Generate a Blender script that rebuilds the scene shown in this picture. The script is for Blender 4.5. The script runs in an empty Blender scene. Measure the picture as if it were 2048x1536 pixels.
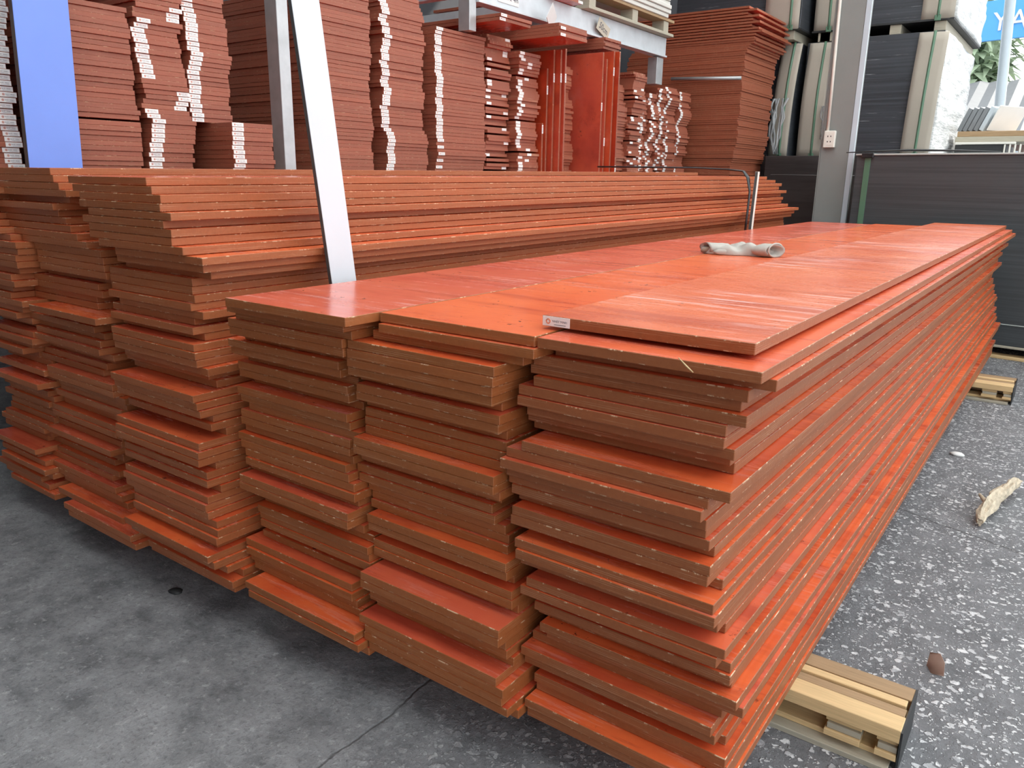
import bpy, bmesh, math, random
from mathutils import Matrix, Vector, noise

# ------------------------------------------------------------------ camera, world, sun, exposure
scene = bpy.context.scene
COL = scene.collection
random.seed(11)
FPX = 1550.0                       # focal length in pixels of the 2048 px wide frame
YAW, PITCH, ROLL = 0.6248506, 0.26197989, 0.01446057
CAM_H = 1.1395
_f = Vector((-math.sin(YAW) * math.cos(PITCH), math.cos(YAW) * math.cos(PITCH), -math.sin(PITCH)))
_r = Vector((math.cos(YAW), math.sin(YAW), 0.0))
_u = _r.cross(_f)
_r2 = _r * math.cos(ROLL) + _u * math.sin(ROLL)
_u2 = -_r * math.sin(ROLL) + _u * math.cos(ROLL)
cam_d = bpy.data.cameras.new('camera')
cam_d.sensor_width = 36.0
cam_d.lens = FPX * 36.0 / 2048.0
cam_d.clip_start, cam_d.clip_end = 0.02, 300
cam = bpy.data.objects.new('camera', cam_d)
COL.objects.link(cam)
cam.matrix_world = Matrix(((_r2.x, _u2.x, -_f.x, 0), (_r2.y, _u2.y, -_f.y, 0), (_r2.z, _u2.z, -_f.z, CAM_H), (0, 0, 0, 1)))
scene.camera = cam

world = bpy.data.worlds.new('overcast_sky')
scene.world = world
world.use_nodes = True
_bg = world.node_tree.nodes['Background']
_bg.inputs['Color'].default_value = (0.92, 0.96, 1.0, 1)
_bg.inputs['Strength'].default_value = 1.0

sun_d = bpy.data.lights.new('sun', 'SUN')
sun_d.energy = 3.2
sun_d.angle = math.radians(3.0)
sun_d.color = (1.0, 0.96, 0.88)
sun = bpy.data.objects.new('sun', sun_d)
COL.objects.link(sun)
sun.rotation_euler = Vector((0.30, 0.62, 0.72)).to_track_quat('Z', 'Y').to_euler()

vs = scene.view_settings
vs.view_transform = 'Standard'
vs.look = 'None'
vs.gamma = 1.0
vs.use_curve_mapping = False
vs.exposure = 1.15
scene.cycles.max_bounces = 7
scene.cycles.diffuse_bounces = 4
scene.cycles.glossy_bounces = 3

# ------------------------------------------------------------------ helpers
def link(o):
    COL.objects.link(o)
    return o

def tag(o, label=None, cat=None, group=None, kind=None):
    if label: o['label'] = label
    if cat: o['category'] = cat
    if group: o['group'] = group
    if kind: o['kind'] = kind
    return o

def empty(name, loc=(0, 0, 0), rz=0.0):
    o = bpy.data.objects.new(name, None)
    o.empty_display_size = 0.1
    o.location = loc
    o.rotation_euler = (0, 0, rz)
    return link(o)

def bm_box(bm, x0, x1, y0, y1, z0, z1, mi=0):
    v = [bm.verts.new(p) for p in ((x0, y0, z0), (x1, y0, z0), (x1, y1, z0), (x0, y1, z0), (x0, y0, z1), (x1, y0, z1), (x1, y1, z1), (x0, y1, z1))]
    for q in ((0, 3, 2, 1), (4, 5, 6, 7), (0, 1, 5, 4), (1, 2, 6, 5), (2, 3, 7, 6), (3, 0, 4, 7)):
        f = bm.faces.new([v[i] for i in q])
        f.material_index = mi
    return v

def to_mesh(bm, name, mats, smooth=False):
    me = bpy.data.meshes.new(name)
    bm.normal_update()
    bm.to_mesh(me)
    bm.free()
    for m in mats: me.materials.append(m)
    if smooth:
        for p in me.polygons: p.use_smooth = True
    return me

def box_mesh(name, x0, x1, y0, y1, z0, z1, mats, bevel=0.0):
    bm = bmesh.new()
    bm_box(bm, x0, x1, y0, y1, z0, z1)
    if bevel:
        bmesh.ops.bevel(bm, geom=bm.edges[:], offset=bevel, segments=1, affect='EDGES', clamp_overlap=True)
    return to_mesh(bm, name, mats if isinstance(mats, (list, tuple)) else [mats])

def obj(name, me, parent=None, loc=(0, 0, 0), rot=(0, 0, 0)):
    o = bpy.data.objects.new(name, me)
    o.location = loc
    o.rotation_euler = rot
    if parent: o.parent = parent
    return link(o)

def box(name, x0, x1, y0, y1, z0, z1, mat, parent=None, bevel=0.0, rot=(0, 0, 0)):
    """box whose origin is the middle of its underside, in the parent's frame"""
    cx, cy = (x0 + x1) / 2, (y0 + y1) / 2
    me = box_mesh(name, x0 - cx, x1 - cx, y0 - cy, y1 - cy, 0, z1 - z0, mat, bevel)
    return obj(name, me, parent, (cx, cy, z0), rot)

def tube_mesh(name, pts, r, mat, seg=8, closed=False, flat=1.0):
    bm = bmesh.new()
    pts = [Vector(p) for p in pts]
    rings = []
    n = len(pts)
    for i, p in enumerate(pts):
        d = (pts[min(i + 1, n - 1)] - pts[max(i - 1, 0)]).normalized()
        a = Vector((0, 0, 1)) if abs(d.z) < 0.9 else Vector((1, 0, 0))
        s = d.cross(a).normalized()
        t = s.cross(d).normalized()
        rr = r[i] if isinstance(r, (list, tuple)) else r
        rings.append([bm.verts.new(p + s * math.cos(2 * math.pi * k / seg) * rr + t * math.sin(2 * math.pi * k / seg) * rr * flat) for k in range(seg)])
    for a, b in zip(rings, rings[1:]):
        for k in range(seg):
            bm.faces.new((a[k], a[(k + 1) % seg], b[(k + 1) % seg], b[k]))
    bm.faces.new(rings[0][::-1])
    bm.faces.new(rings[-1])
    bmesh.ops.recalc_face_normals(bm, faces=bm.faces[:])
    return to_mesh(bm, name, [mat], True)

_ONES = 'first second third fourth fifth sixth seventh eighth ninth tenth eleventh twelfth thirteenth fourteenth fifteenth sixteenth seventeenth eighteenth nineteenth'.split()
_TENS = {20: 'twenty', 30: 'thirty', 40: 'forty', 50: 'fifty', 60: 'sixty', 70: 'seventy', 80: 'eighty'}
def ordinal(n):
    if n < 20: return _ONES[n - 1]
    t, u = n // 10 * 10, n % 10
    if u == 0: return _TENS[t][:-1] + 'ieth'
    return _TENS[t] + '-' + _ONES[u - 1]

# ------------------------------------------------------------------ procedural materials
class NT:
    def __init__(self, name):
        self.m = bpy.data.materials.new(name)
        self.m.use_nodes = True
        self.t = self.m.node_tree
        self.b = self.t.nodes['Principled BSDF']
    def n(self, kind, **kw):
        o = self.t.nodes.new(kind)
        for k, v in kw.items(): setattr(o, k, v)
        return o
    def l(self, a, b): self.t.links.new(a, b)
    def set(self, sock, v):
        if hasattr(v, 'is_linked') or hasattr(v, 'links'): self.l(v, sock)
        else: sock.default_value = v
    def math(self, op, a, b=None, clamp=False):
        o = self.n('ShaderNodeMath', operation=op, use_clamp=clamp)
        self.set(o.inputs[0], a)
        if b is not None: self.set(o.inputs[1], b)
        return o.outputs[0]
    def mix(self, f, a, b):
        o = self.n('ShaderNodeMix', data_type='RGBA')
        self.set(o.inputs[0], f)
        for i, v in ((6, a), (7, b)):
            if isinstance(v, tuple): o.inputs[i].default_value = (*v, 1)
            else: self.l(v, o.inputs[i])
        return o.outputs[2]
    def ramp(self, f, lo, hi):
        o = self.n('ShaderNodeMapRange')
        self.set(o.inputs[0], f)
        o.inputs[1].default_value, o.inputs[2].default_value = lo, hi
        return o.outputs[0]
    def noise(self, vec, scale, detail=3.0, rough=0.55):
        o = self.n('ShaderNodeTexNoise')
        self.l(vec, o.inputs['Vector'])
        o.inputs['Scale'].default_value = scale
        o.inputs['Detail'].default_value = detail
        o.inputs['Roughness'].default_value = rough
        return o.outputs['Fac']
    def coords(self, which='Object', scale=(1, 1, 1), per_object=True):
        c = self.n('ShaderNodeTexCoord').outputs[which]
        mp = self.n('ShaderNodeMapping')
        mp.inputs['Scale'].default_value = scale
        self.l(c, mp.inputs['Vector'])
        if not per_object: return mp.outputs[0]
        oi = self.n('ShaderNodeObjectInfo').outputs['Random']
        k = self.n('ShaderNodeVectorMath', operation='SCALE')
        k.inputs[0].default_value = (37.0, 61.0, 23.0)
        self.l(oi, k.inputs['Scale'])
        a = self.n('ShaderNodeVectorMath', operation='ADD')
        self.l(mp.outputs[0], a.inputs[0]); self.l(k.outputs[0], a.inputs[1])
        return a.outputs[0]
    def rnd(self): return self.n('ShaderNodeObjectInfo').outputs['Random']
    def bump(self, h, strength, dist):
        o = self.n('ShaderNodeBump')
        o.inputs['Strength'].default_value = strength
        o.inputs['Distance'].default_value = dist
        self.l(h, o.inputs['Height'])
        self.l(o.outputs[0], self.b.inputs['Normal'])
    def done(self, color=None, rough=None, metal=0.0, spec=0.5):
        if color is not None:
            if isinstance(color, tuple): self.b.inputs['Base Color'].default_value = (*color, 1)
            else: self.l(color, self.b.inputs['Base Color'])
        if rough is not None: self.set(self.b.inputs['Roughness'], rough)
        self.b.inputs['Metallic'].default_value = metal
        self.b.inputs['Specular IOR Level'].default_value = spec
        return self.m

def simple(name, col, rough=0.6, var=0.15, scale=8.0, metal=0.0, spec=0.5, stretch=(1, 1, 1), bump=0.0):
    t = NT(name)
    v = t.coords('Object', stretch)
    n = t.noise(v, scale, 4.0)
    c = t.mix(n, tuple(x * (1 - var) for x in col), tuple(min(1, x * (1 + var)) for x in col))
    if bump: t.bump(n, 0.6, bump)
    return t.done(c, rough, metal, spec)

def film_material(name, light, mid, dark, dust=0.35, rough=0.20, pink=(0.66, 0.130, 0.095)):
    """red phenolic film on the broad faces: clouded colour, streaks across the width, stains, dusty scuffs, sheen"""
    t = NT(name)
    v = t.coords('Object', (1.0, 1.0, 1.0))
    va = t.coords('Object', (1.2, 14.0, 1.0))
    vb = t.coords('Object', (0.9, 5.0, 1.0))
    cloud = t.noise(v, 3.0, 5.0, 0.65)
    streak = t.noise(va, 2.2, 6.0, 0.70)
    band = t.noise(vb, 2.0, 4.0, 0.6)
    c = t.mix(t.ramp(cloud, 0.36, 0.62), mid, light)
    c = t.mix(t.math('MULTIPLY', t.ramp(t.rnd(), 0.35, 1.0), 0.45), c, pink)
    c = t.mix(t.math('MULTIPLY', t.ramp(band, 0.52, 0.66), 0.50), c, dark)
    c = t.mix(t.math('MULTIPLY', t.ramp(streak, 0.56, 0.72), 0.70), c, dark)
    spots = t.ramp(t.noise(v, 34.0, 4.0, 0.75), 0.62, 0.68)
    patch = t.ramp(t.noise(v, 6.0, 2.0), 0.50, 0.60)
    c = t.mix(t.math('MULTIPLY', t.math('MULTIPLY', spots, patch), 0.85), c, (0.040, 0.012, 0.010))
    d = t.math('MULTIPLY', t.ramp(t.noise(va, 3.1, 7.0, 0.75), 0.50, 0.70), t.ramp(t.noise(v, 2.6, 3.0), 0.46, 0.60))
    d = t.math('MULTIPLY', d, dust)
    c = t.mix(d, c, (0.60, 0.46, 0.44))
    r = t.math('ADD', t.math('MULTIPLY', streak, 0.24), rough - 0.08)
    r = t.math('ADD', r, t.math('MULTIPLY', d, 0.5), True)
    t.bump(streak, 0.22, 0.0010)
    return t.done(c, r, 0.0, 0.5)

def edge_material(name, c0, c1, chip=(0.74, 0.52, 0.33), wear=1.0, rough=0.5):
    """painted sawn edge: brown-red paint, bare pale wood where arrises are knocked, faint veneer lines"""
    t = NT(name)
    v = t.coords('Object', (1, 1, 1))
    big = t.noise(v, 2.3, 3.0)
    fine = t.noise(v, 130.0, 3.0, 0.6)
    c = t.mix(t.math('ADD', t.math('MULTIPLY', t.rnd(), 0.6), t.math('MULTIPLY', big, 0.5), True), c0, c1)
    c = t.mix(t.math('MULTIPLY', t.ramp(fine, 0.35, 0.75), 0.22), c, tuple(x * 1.9 for x in c0))
    g = t.n('ShaderNodeTexCoord').outputs['Generated']
    s = t.n('ShaderNodeSeparateXYZ'); t.l(g, s.inputs[0])
    gz = s.outputs[2]
    # veneer lines along the edge
    ply = t.math('ABSOLUTE', t.math('SUBTRACT', t.math('FRACT', t.math('MULTIPLY', gz, 5.0)), 0.5))
    vl = t.coords('Object', (2.5, 2.5, 60.0))
    pn = t.noise(vl, 2.0, 4.0, 0.7)
    pl = t.math('MULTIPLY', t.ramp(ply, 0.36, 0.5), t.ramp(pn, 0.50, 0.66))
    c = t.mix(t.math('MULTIPLY', pl, 0.60 * wear), c, chip)
    # knocked arrises
    top = t.math('MULTIPLY', t.math('ABSOLUTE', t.math('SUBTRACT', gz, 0.5)), 2.0)
    near = t.ramp(top, 0.70, 0.93)
    cn = t.noise(t.coords('Object', (11.0, 11.0, 3.0)), 3.0, 5.0, 0.75)
    cm = t.math('MULTIPLY', near, t.ramp(cn, 0.565, 0.62))
    c = t.mix(t.math('MULTIPLY', cm, 0.9 * wear, True), c, chip)
    t.bump(t.math('ADD', fine, t.math('MULTIPLY', cm, -1.0)), 0.35, 0.0015)
    return t.done(c, rough, 0.0, 0.4)

M = {}
M['film'] = film_material('red_film', (0.80, 0.160, 0.046), (0.66, 0.095, 0.030), (0.31, 0.030, 0.018))
M['film_bright'] = film_material('red_film_bright', (0.86, 0.190, 0.062), (0.74, 0.125, 0.042), (0.36, 0.036, 0.020), dust=0.3, pink=(0.80, 0.17, 0.07))
M['film_dusty'] = film_material('red_film_dusty', (0.78, 0.205, 0.090), (0.68, 0.150, 0.066), (0.40, 0.062, 0.036), dust=1.0, rough=0.24, pink=(0.66, 0.15, 0.08))
M['film_plum'] = film_material('red_film_plum', (0.72, 0.160, 0.090), (0.62, 0.105, 0.062), (0.32, 0.040, 0.028), dust=0.55, rough=0.17)
M['edge'] = edge_material('painted_edge', (0.245, 0.080, 0.028), (0.315, 0.093, 0.033))
M['edge_warm'] = edge_material('painted_edge_warm', (0.262, 0.084, 0.024), (0.340, 0.100, 0.029))
M['edge_sheet'] = edge_material('painted_edge_dark', (0.250, 0.072, 0.036), (0.320, 0.088, 0.042), wear=0.5)
M['edge_tall'] = edge_material('painted_edge_orange', (0.265, 0.082, 0.028), (0.375, 0.108, 0.036), wear=0.9)
M['edge_rack'] = edge_material('painted_edge_plum', (0.235, 0.076, 0.046), (0.330, 0.102, 0.058), wear=0.6)
M['film_rack'] = film_material('red_film_rack', (0.50, 0.055, 0.026), (0.36, 0.035, 0.022), (0.18, 0.018, 0.015), dust=0.2)
M['film_orange'] = film_material('orange_film', (0.52, 0.070, 0.016), (0.40, 0.036, 0.012), (0.20, 0.014, 0.01), dust=0.1, rough=0.35)
M['sticker'] = simple('sticker_white', (0.86, 0.86, 0.84), 0.45, 0.04)
M['sticker_print'] = simple('sticker_ink', (0.020, 0.024, 0.055), 0.5, 0.05)
M['sticker_mark'] = simple('sticker_orange', (0.72, 0.20, 0.08), 0.5, 0.05)
M['white_steel'] = simple('white_painted_bar', (0.66, 0.73, 0.78), 0.35, 0.05, 3.0)
M['blue_steel'] = simple('blue_painted_bar', (0.17, 0.30, 0.82), 0.4, 0.07, 4.0)
M['bar_edge'] = simple('bar_edge_grey', (0.08, 0.09, 0.09), 0.5)
M['galv'] = simple('galvanised_steel', (0.46, 0.48, 0.49), 0.42, 0.25, 14.0, metal=0.55)
M['galv_light'] = simple('galvanised_beam', (0.60, 0.64, 0.67), 0.45, 0.22, 9.0, metal=0.3)
M['column'] = simple('grey_column_paint', (0.23, 0.245, 0.235), 0.5, 0.10, 5.0)
M['white_plastic'] = simple('white_plastic', (0.76, 0.75, 0.68), 0.4, 0.05)
M['dark_hole'] = simple('dark_hole', (0.02, 0.02, 0.02), 0.7)
M['black_strap'] = simple('black_strap', (0.018, 0.020, 0.022), 0.35, 0.1)
M['wood_pale'] = simple('bare_plywood', (0.66, 0.47, 0.24), 0.65, 0.28, 7.0, stretch=(1.2, 22, 22), bump=0.0015)
M['wood_brown'] = simple('weathered_wood', (0.36, 0.24, 0.13), 0.7, 0.3, 7.0, stretch=(1.2, 22, 22), bump=0.0015)
M['wood_grey'] = simple('grey_wood', (0.40, 0.37, 0.29), 0.7, 0.25, 7.0, stretch=(1.2, 22, 22), bump=0.0015)
M['black_paint'] = simple('black_end_paint', (0.022, 0.024, 0.025), 0.55, 0.3, 30.0)
M['cardboard'] = simple('cardboard', (0.42, 0.38, 0.32), 0.75, 0.10, 3.0)
M['green_strap'] = simple('green_strap', (0.10, 0.20, 0.13), 0.35, 0.12)
M['paper'] = simple('paper_tag', (0.72, 0.72, 0.70), 0.6, 0.06)
M['paper_tan'] = simple('cardboard_tag', (0.50, 0.47, 0.38), 0.7, 0.1)
M['cloth'] = simple('glove_cloth', (0.44, 0.42, 0.38), 0.9, 0.10, 40.0, bump=0.0012)
M['cloth_dirty'] = simple('glove_cloth_dirty', (0.30, 0.23, 0.17), 0.9, 0.3, 25.0, bump=0.001)
M['bark'] = simple('dry_bark', (0.50, 0.43, 0.32), 0.85, 0.75, 30.0, bump=0.006, stretch=(3, 0.6, 3))
M['dry_leaf'] = simple('dry_leaf', (0.36, 0.24, 0.19), 0.7, 0.2, 30.0)
M['foliage'] = simple('glare_paled_leaves', (0.42, 0.52, 0.36), 0.6, 0.3, 3.0)  # leaf colour paled to stand in for glare over the yard
M['sign_blue'] = simple('sign_blue', (0.09, 0.38, 0.86), 0.5, 0.04)
M['steel_pale'] = simple('pale_steel', (0.52, 0.60, 0.66), 0.4, 0.08)
M['shed_roof'] = simple('grey_roofing', (0.115, 0.125, 0.135), 0.6, 0.15)
M['shed_wall'] = simple('pink_wall', (0.28, 0.20, 0.17), 0.8, 0.1)
M['white_sheet'] = simple('white_board', (0.66, 0.65, 0.60), 0.6, 0.15, 6.0, stretch=(1, 1, 20))
M['grey_panel'] = simple('grey_panel', (0.20, 0.22, 0.24), 0.5, 0.1)
M['wall_dark'] = simple('dark_cladding', (0.10, 0.10, 0.11), 0.7, 0.15)
M['roof'] = simple('roof_cladding', (0.34, 0.35, 0.36), 0.7, 0.1)

def layered_material(name, col, rough, lines, line_dark=0.55, sheen=0.12):
    """close-packed thin dark sheets under stretch film: fine horizontal lines and film glints painted in as pale colour"""
    t = NT(name)
    v = t.coords('Object', (1, 1, 1), False)
    s = t.n('ShaderNodeSeparateXYZ'); t.l(v, s.inputs[0])
    w = t.noise(t.coords('Object', (0.6, 0.6, lines), False), 1.0, 4.0, 0.7)
    c = t.mix(t.ramp(w, 0.40, 0.62), tuple(x * line_dark for x in col), col)
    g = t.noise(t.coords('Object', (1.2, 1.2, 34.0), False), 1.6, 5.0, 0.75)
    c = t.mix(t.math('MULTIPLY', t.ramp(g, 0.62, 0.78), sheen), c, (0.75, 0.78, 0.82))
    t.bump(w, 0.3, 0.003)
    return t.done(c, rough, 0.0, 0.5)
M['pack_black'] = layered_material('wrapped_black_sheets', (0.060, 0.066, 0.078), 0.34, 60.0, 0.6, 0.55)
M['pack_grey'] = layered_material('dark_grey_sheets', (0.070, 0.078, 0.084), 0.42, 70.0, 0.75, 0.06)
M['pack_brown'] = layered_material('dark_figured_film', (0.040, 0.034, 0.034), 0.45, 8.0, 0.5, 0.05)
M['pack_top'] = simple('pack_top_sheet', (0.46, 0.49, 0.47), 0.4, 0.1)
def wrap_material():
    t = NT('stretch_film')
    v = t.coords('Object', (1, 1, 1), False)
    n = t.noise(t.coords('Object', (1.0, 1.0, 9.0), False), 3.0, 6.0, 0.75)
    c = t.mix(t.ramp(n, 0.42, 0.60), (0.50, 0.52, 0.52), (0.84, 0.85, 0.84))
    t.bump(n, 0.7, 0.03)
    return t.done(c, 0.28, 0.0, 0.6)
M['film_wrap'] = wrap_material()
def torn_material():
    t = NT('torn_clear_film')
    t.b.inputs['Transmission Weight'].default_value = 0.6
    return t.done((0.80, 0.84, 0.86), 0.25, 0.0, 0.6)
M['torn'] = torn_material()

def light_diffuser_material():  # for the unseen roof added to soften the daylight
    t = NT('translucent_light_diffuser')
    nodes = t.t.nodes
    tr = nodes.new('ShaderNodeBsdfTranslucent'); tr.inputs['Color'].default_value = (0.93, 0.94, 0.94, 1)
    df = nodes.new('ShaderNodeBsdfDiffuse'); df.inputs['Color'].default_value = (0.8, 0.8, 0.8, 1)
    mx = nodes.new('ShaderNodeMixShader'); mx.inputs[0].default_value = 0.12
    t.l(tr.outputs[0], mx.inputs[1]); t.l(df.outputs[0], mx.inputs[2])
    t.l(mx.outputs[0], nodes['Material Output'].inputs['Surface'])
    return t.m
M['light_diffuser'] = light_diffuser_material()

def floor_material():
    t = NT('yard_concrete')
    v = t.coords('Object', (1, 1, 1), False)
    s = t.n('ShaderNodeSeparateXYZ'); t.l(v, s.inputs[0])
    X, Y = s.outputs[0], s.outputs[1]
    big = t.noise(v, 1.1, 4.0, 0.6)
    mid = t.noise(v, 9.0, 7.0, 0.72)
    fine = t.noise(v, 75.0, 5.0, 0.7)
    c = t.mix(t.ramp(mid, 0.34, 0.66), (0.135, 0.139, 0.147), (0.330, 0.336, 0.348))
    c = t.mix(t.math('MULTIPLY', t.ramp(big, 0.50, 0.66), 0.40), c, (0.48, 0.48, 0.485))
    c = t.mix(t.math('MULTIPLY', t.ramp(fine, 0.52, 0.70), 0.60), c, (0.075, 0.077, 0.082))
    c = t.mix(t.math('MULTIPLY', t.ramp(t.noise(v, 42.0, 5.0, 0.75), 0.56, 0.70), 0.6), c, (0.56, 0.56, 0.57))
    # exposed pale aggregate, washed out of the surface on the open yard side
    yard = t.ramp(t.math('ADD', X, t.math('MULTIPLY', mid, 0.5)), -0.85, -0.20)
    bare = t.ramp(t.noise(v, 1.0, 3.0), 0.26, 0.42)
    yard = t.math('MULTIPLY', yard, bare)
    base = t.mix(t.ramp(mid, 0.3, 0.7), (0.110, 0.114, 0.122), (0.215, 0.220, 0.232))
    base = t.mix(t.math('MULTIPLY', t.ramp(fine, 0.54, 0.72), 0.5), base, (0.065, 0.067, 0.072))
    c = t.mix(yard, c, base)
    nz = t.n('ShaderNodeTexNoise'); t.l(v, nz.inputs['Vector']); nz.inputs['Scale'].default_value = 55.0; nz.inputs['Detail'].default_value = 3.0
    sc = t.n('ShaderNodeVectorMath', operation='SCALE'); t.l(nz.outputs['Color'], sc.inputs[0]); sc.inputs['Scale'].default_value = 0.030
    wv = t.n('ShaderNodeVectorMath', operation='ADD'); t.l(v, wv.inputs[0]); t.l(sc.outputs[0], wv.inputs[1])
    peb_all = None
    for scale, thr in ((50.0, 0.40), (88.0, 0.40), (150.0, 0.5)):
        vo = t.n('ShaderNodeTexVoronoi')
        t.l(wv.outputs[0], vo.inputs['Vector'])
        vo.inputs['Scale'].default_value = scale
        cs = t.n('ShaderNodeSeparateXYZ'); t.l(vo.outputs['Color'], cs.inputs[0])
        size = t.math('MULTIPLY', t.math('SUBTRACT', cs.outputs[0], thr), 0.95)
        peb = t.ramp(t.math('SUBTRACT', size, vo.outputs['Distance']), -0.03, 0.06)
        pebm = t.math('MULTIPLY', peb, yard)
        c = t.mix(t.math('MULTIPLY', pebm, 0.9), c, t.mix(cs.outputs[1], (0.36, 0.37, 0.39), (0.78, 0.79, 0.80)))
        peb_all = pebm if peb_all is None else t.math('MAXIMUM', peb_all, pebm)
    # cast joints of the slab
    wob = t.math('MULTIPLY', t.math('SUBTRACT', t.noise(v, 5.0, 4.0), 0.5), 0.06)
    j1 = t.math('ABSOLUTE', t.math('ADD', t.math('ADD', X, 1.06), wob))
    j2 = t.math('ABSOLUTE', t.math('SUBTRACT', t.math('ADD', t.math('ADD', Y, t.math('MULTIPLY', X, 0.24)), wob), 4.42))
    j3 = t.math('ABSOLUTE', t.math('SUBTRACT', t.math('ADD', t.math('ADD', Y, t.math('MULTIPLY', X, 0.36)), wob), 2.78))
    jj = t.math('MINIMUM', t.math('ADD', j1, 0.003), t.math('MINIMUM', j2, j3))
    jm = t.math('SUBTRACT', 1.0, t.ramp(jj, 0.002, 0.008))
    c = t.mix(t.math('MULTIPLY', jm, 0.6), c, (0.06, 0.06, 0.06))
    h = t.math('ADD', t.math('MULTIPLY', mid, 1.2), t.math('MULTIPLY', fine, 0.7))
    h = t.math('ADD', h, t.math('MULTIPLY', peb_all, 0.8))
    h = t.math('SUBTRACT', h, t.math('MULTIPLY', jm, 0.5))
    t.bump(h, 0.9, 0.008)
    return t.done(c, t.math('SUBTRACT', 0.70, t.math('MULTIPLY', peb_all, 0.25)), 0.0, 0.4)
M['floor'] = floor_material()

# ------------------------------------------------------------------ large structure
def struct(o): return tag(o, kind='structure')
fl = struct(obj('floor', box_mesh('floor', -14, 20, -12, 40, -0.3, 0.0, M['floor'])))
wl = struct(box('wall_left', -7.3, -7.0, -6, 11, 0, 4.6, M['wall_dark']))
wf = struct(box('wall_sky_blocker', -7.0, 1.6, -4.3, -4.1, 0, 4.6, M['wall_dark']))  # unseen, added to block sky behind the camera and darken the stack fronts
wb = struct(box('wall_back', -7.0, -2.4, 10.9, 11.1, 0, 4.6, M['wall_dark']))
rf = struct(box('ceiling', -7.3, -3.0, -4.3, 9.2, 4.6, 4.75, M['roof']))
rf2 = struct(box('ceiling_sky_blocker', -3.0, 1.6, -4.3, -0.6, 4.6, 4.75, M['roof']))  # unseen slab added to cut sky light on the panel fronts
diffuser_roof = struct(box('ceiling_light_diffuser', -3.0, 4.2, -0.6, 9.2, 4.62, 4.64, M['light_diffuser']))  # unseen, added to spread soft light on the stacks and hold off sun

# ------------------------------------------------------------------ stickers
def text_mesh(body, size, mat, extrude=0.0):
    cu = bpy.data.curves.new('lettering', 'FONT')
    cu.body = body
    cu.size = size
    cu.extrude = extrude
    cu.align_x, cu.align_y = 'CENTER', 'CENTER'
    cu.resolution_u = 2
    tmp = link(bpy.data.objects.new('lettering', cu))
    dg = bpy.context.evaluated_depsgraph_get()
    me = bpy.data.meshes.new_from_object(tmp.evaluated_get(dg))
    bpy.data.objects.remove(tmp)
    bpy.data.curves.remove(cu)
    me.materials.clear()
    me.materials.append(mat)
    return me

def sticker_mesh(w=0.058, h=0.0165):
    """paper label standing in local XZ, facing -Y, centred on the origin: ring emblem, name, small line under it"""
    bm = bmesh.new()
    bm_box(bm, -w / 2, w / 2, -0.0006, 0.0004, -h / 2, h / 2, 0)
    def ring(cx, r0, r1, y, mi, seg=14):
        a = [(math.cos(2 * math.pi * k / seg), math.sin(2 * math.pi * k / seg)) for k in range(seg)]
        i = [bm.verts.new((cx + r0 * p[0], y, r0 * p[1])) for p in a]
        o = [bm.verts.new((cx + r1 * p[0], y, r1 * p[1])) for p in a]
        for k in range(seg):
            bm.faces.new((i[k], o[k], o[(k + 1) % seg], i[(k + 1) % seg])).material_index = mi
    ring(-w * 0.27, 0.0024, 0.0042, -0.0008, 2)
    ring(-w * 0.27, 0.0004, 0.0016, -0.0008, 1, 8)
    me = text_mesh('NHẬT MINH', 0.0056, M['sticker_print'])
    verts = [bm.verts.new((v.co.x + w * 0.10, -0.0008, v.co.y + 0.0004)) for v in me.vertices]
    for p in me.polygons:
        try: bm.faces.new([verts[i] for i in p.vertices]).material_index = 1
        except ValueError: pass
    for x0, x1, z0 in ((-0.10, 0.38, -0.0052),):
        q = [bm.verts.new(c) for c in ((w * x0, -0.0008, z0), (w * x1, -0.0008, z0), (w * x1, -0.0008, z0 + 0.0008), (w * x0, -0.0008, z0 + 0.0008))]
        bm.faces.new(q).material_index = 1
    bpy.data.meshes.remove(me)
    return to_mesh(bm, 'sticker', [M['sticker'], M['sticker_print'], M['sticker_mark']])
STICKER = sticker_mesh()

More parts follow.
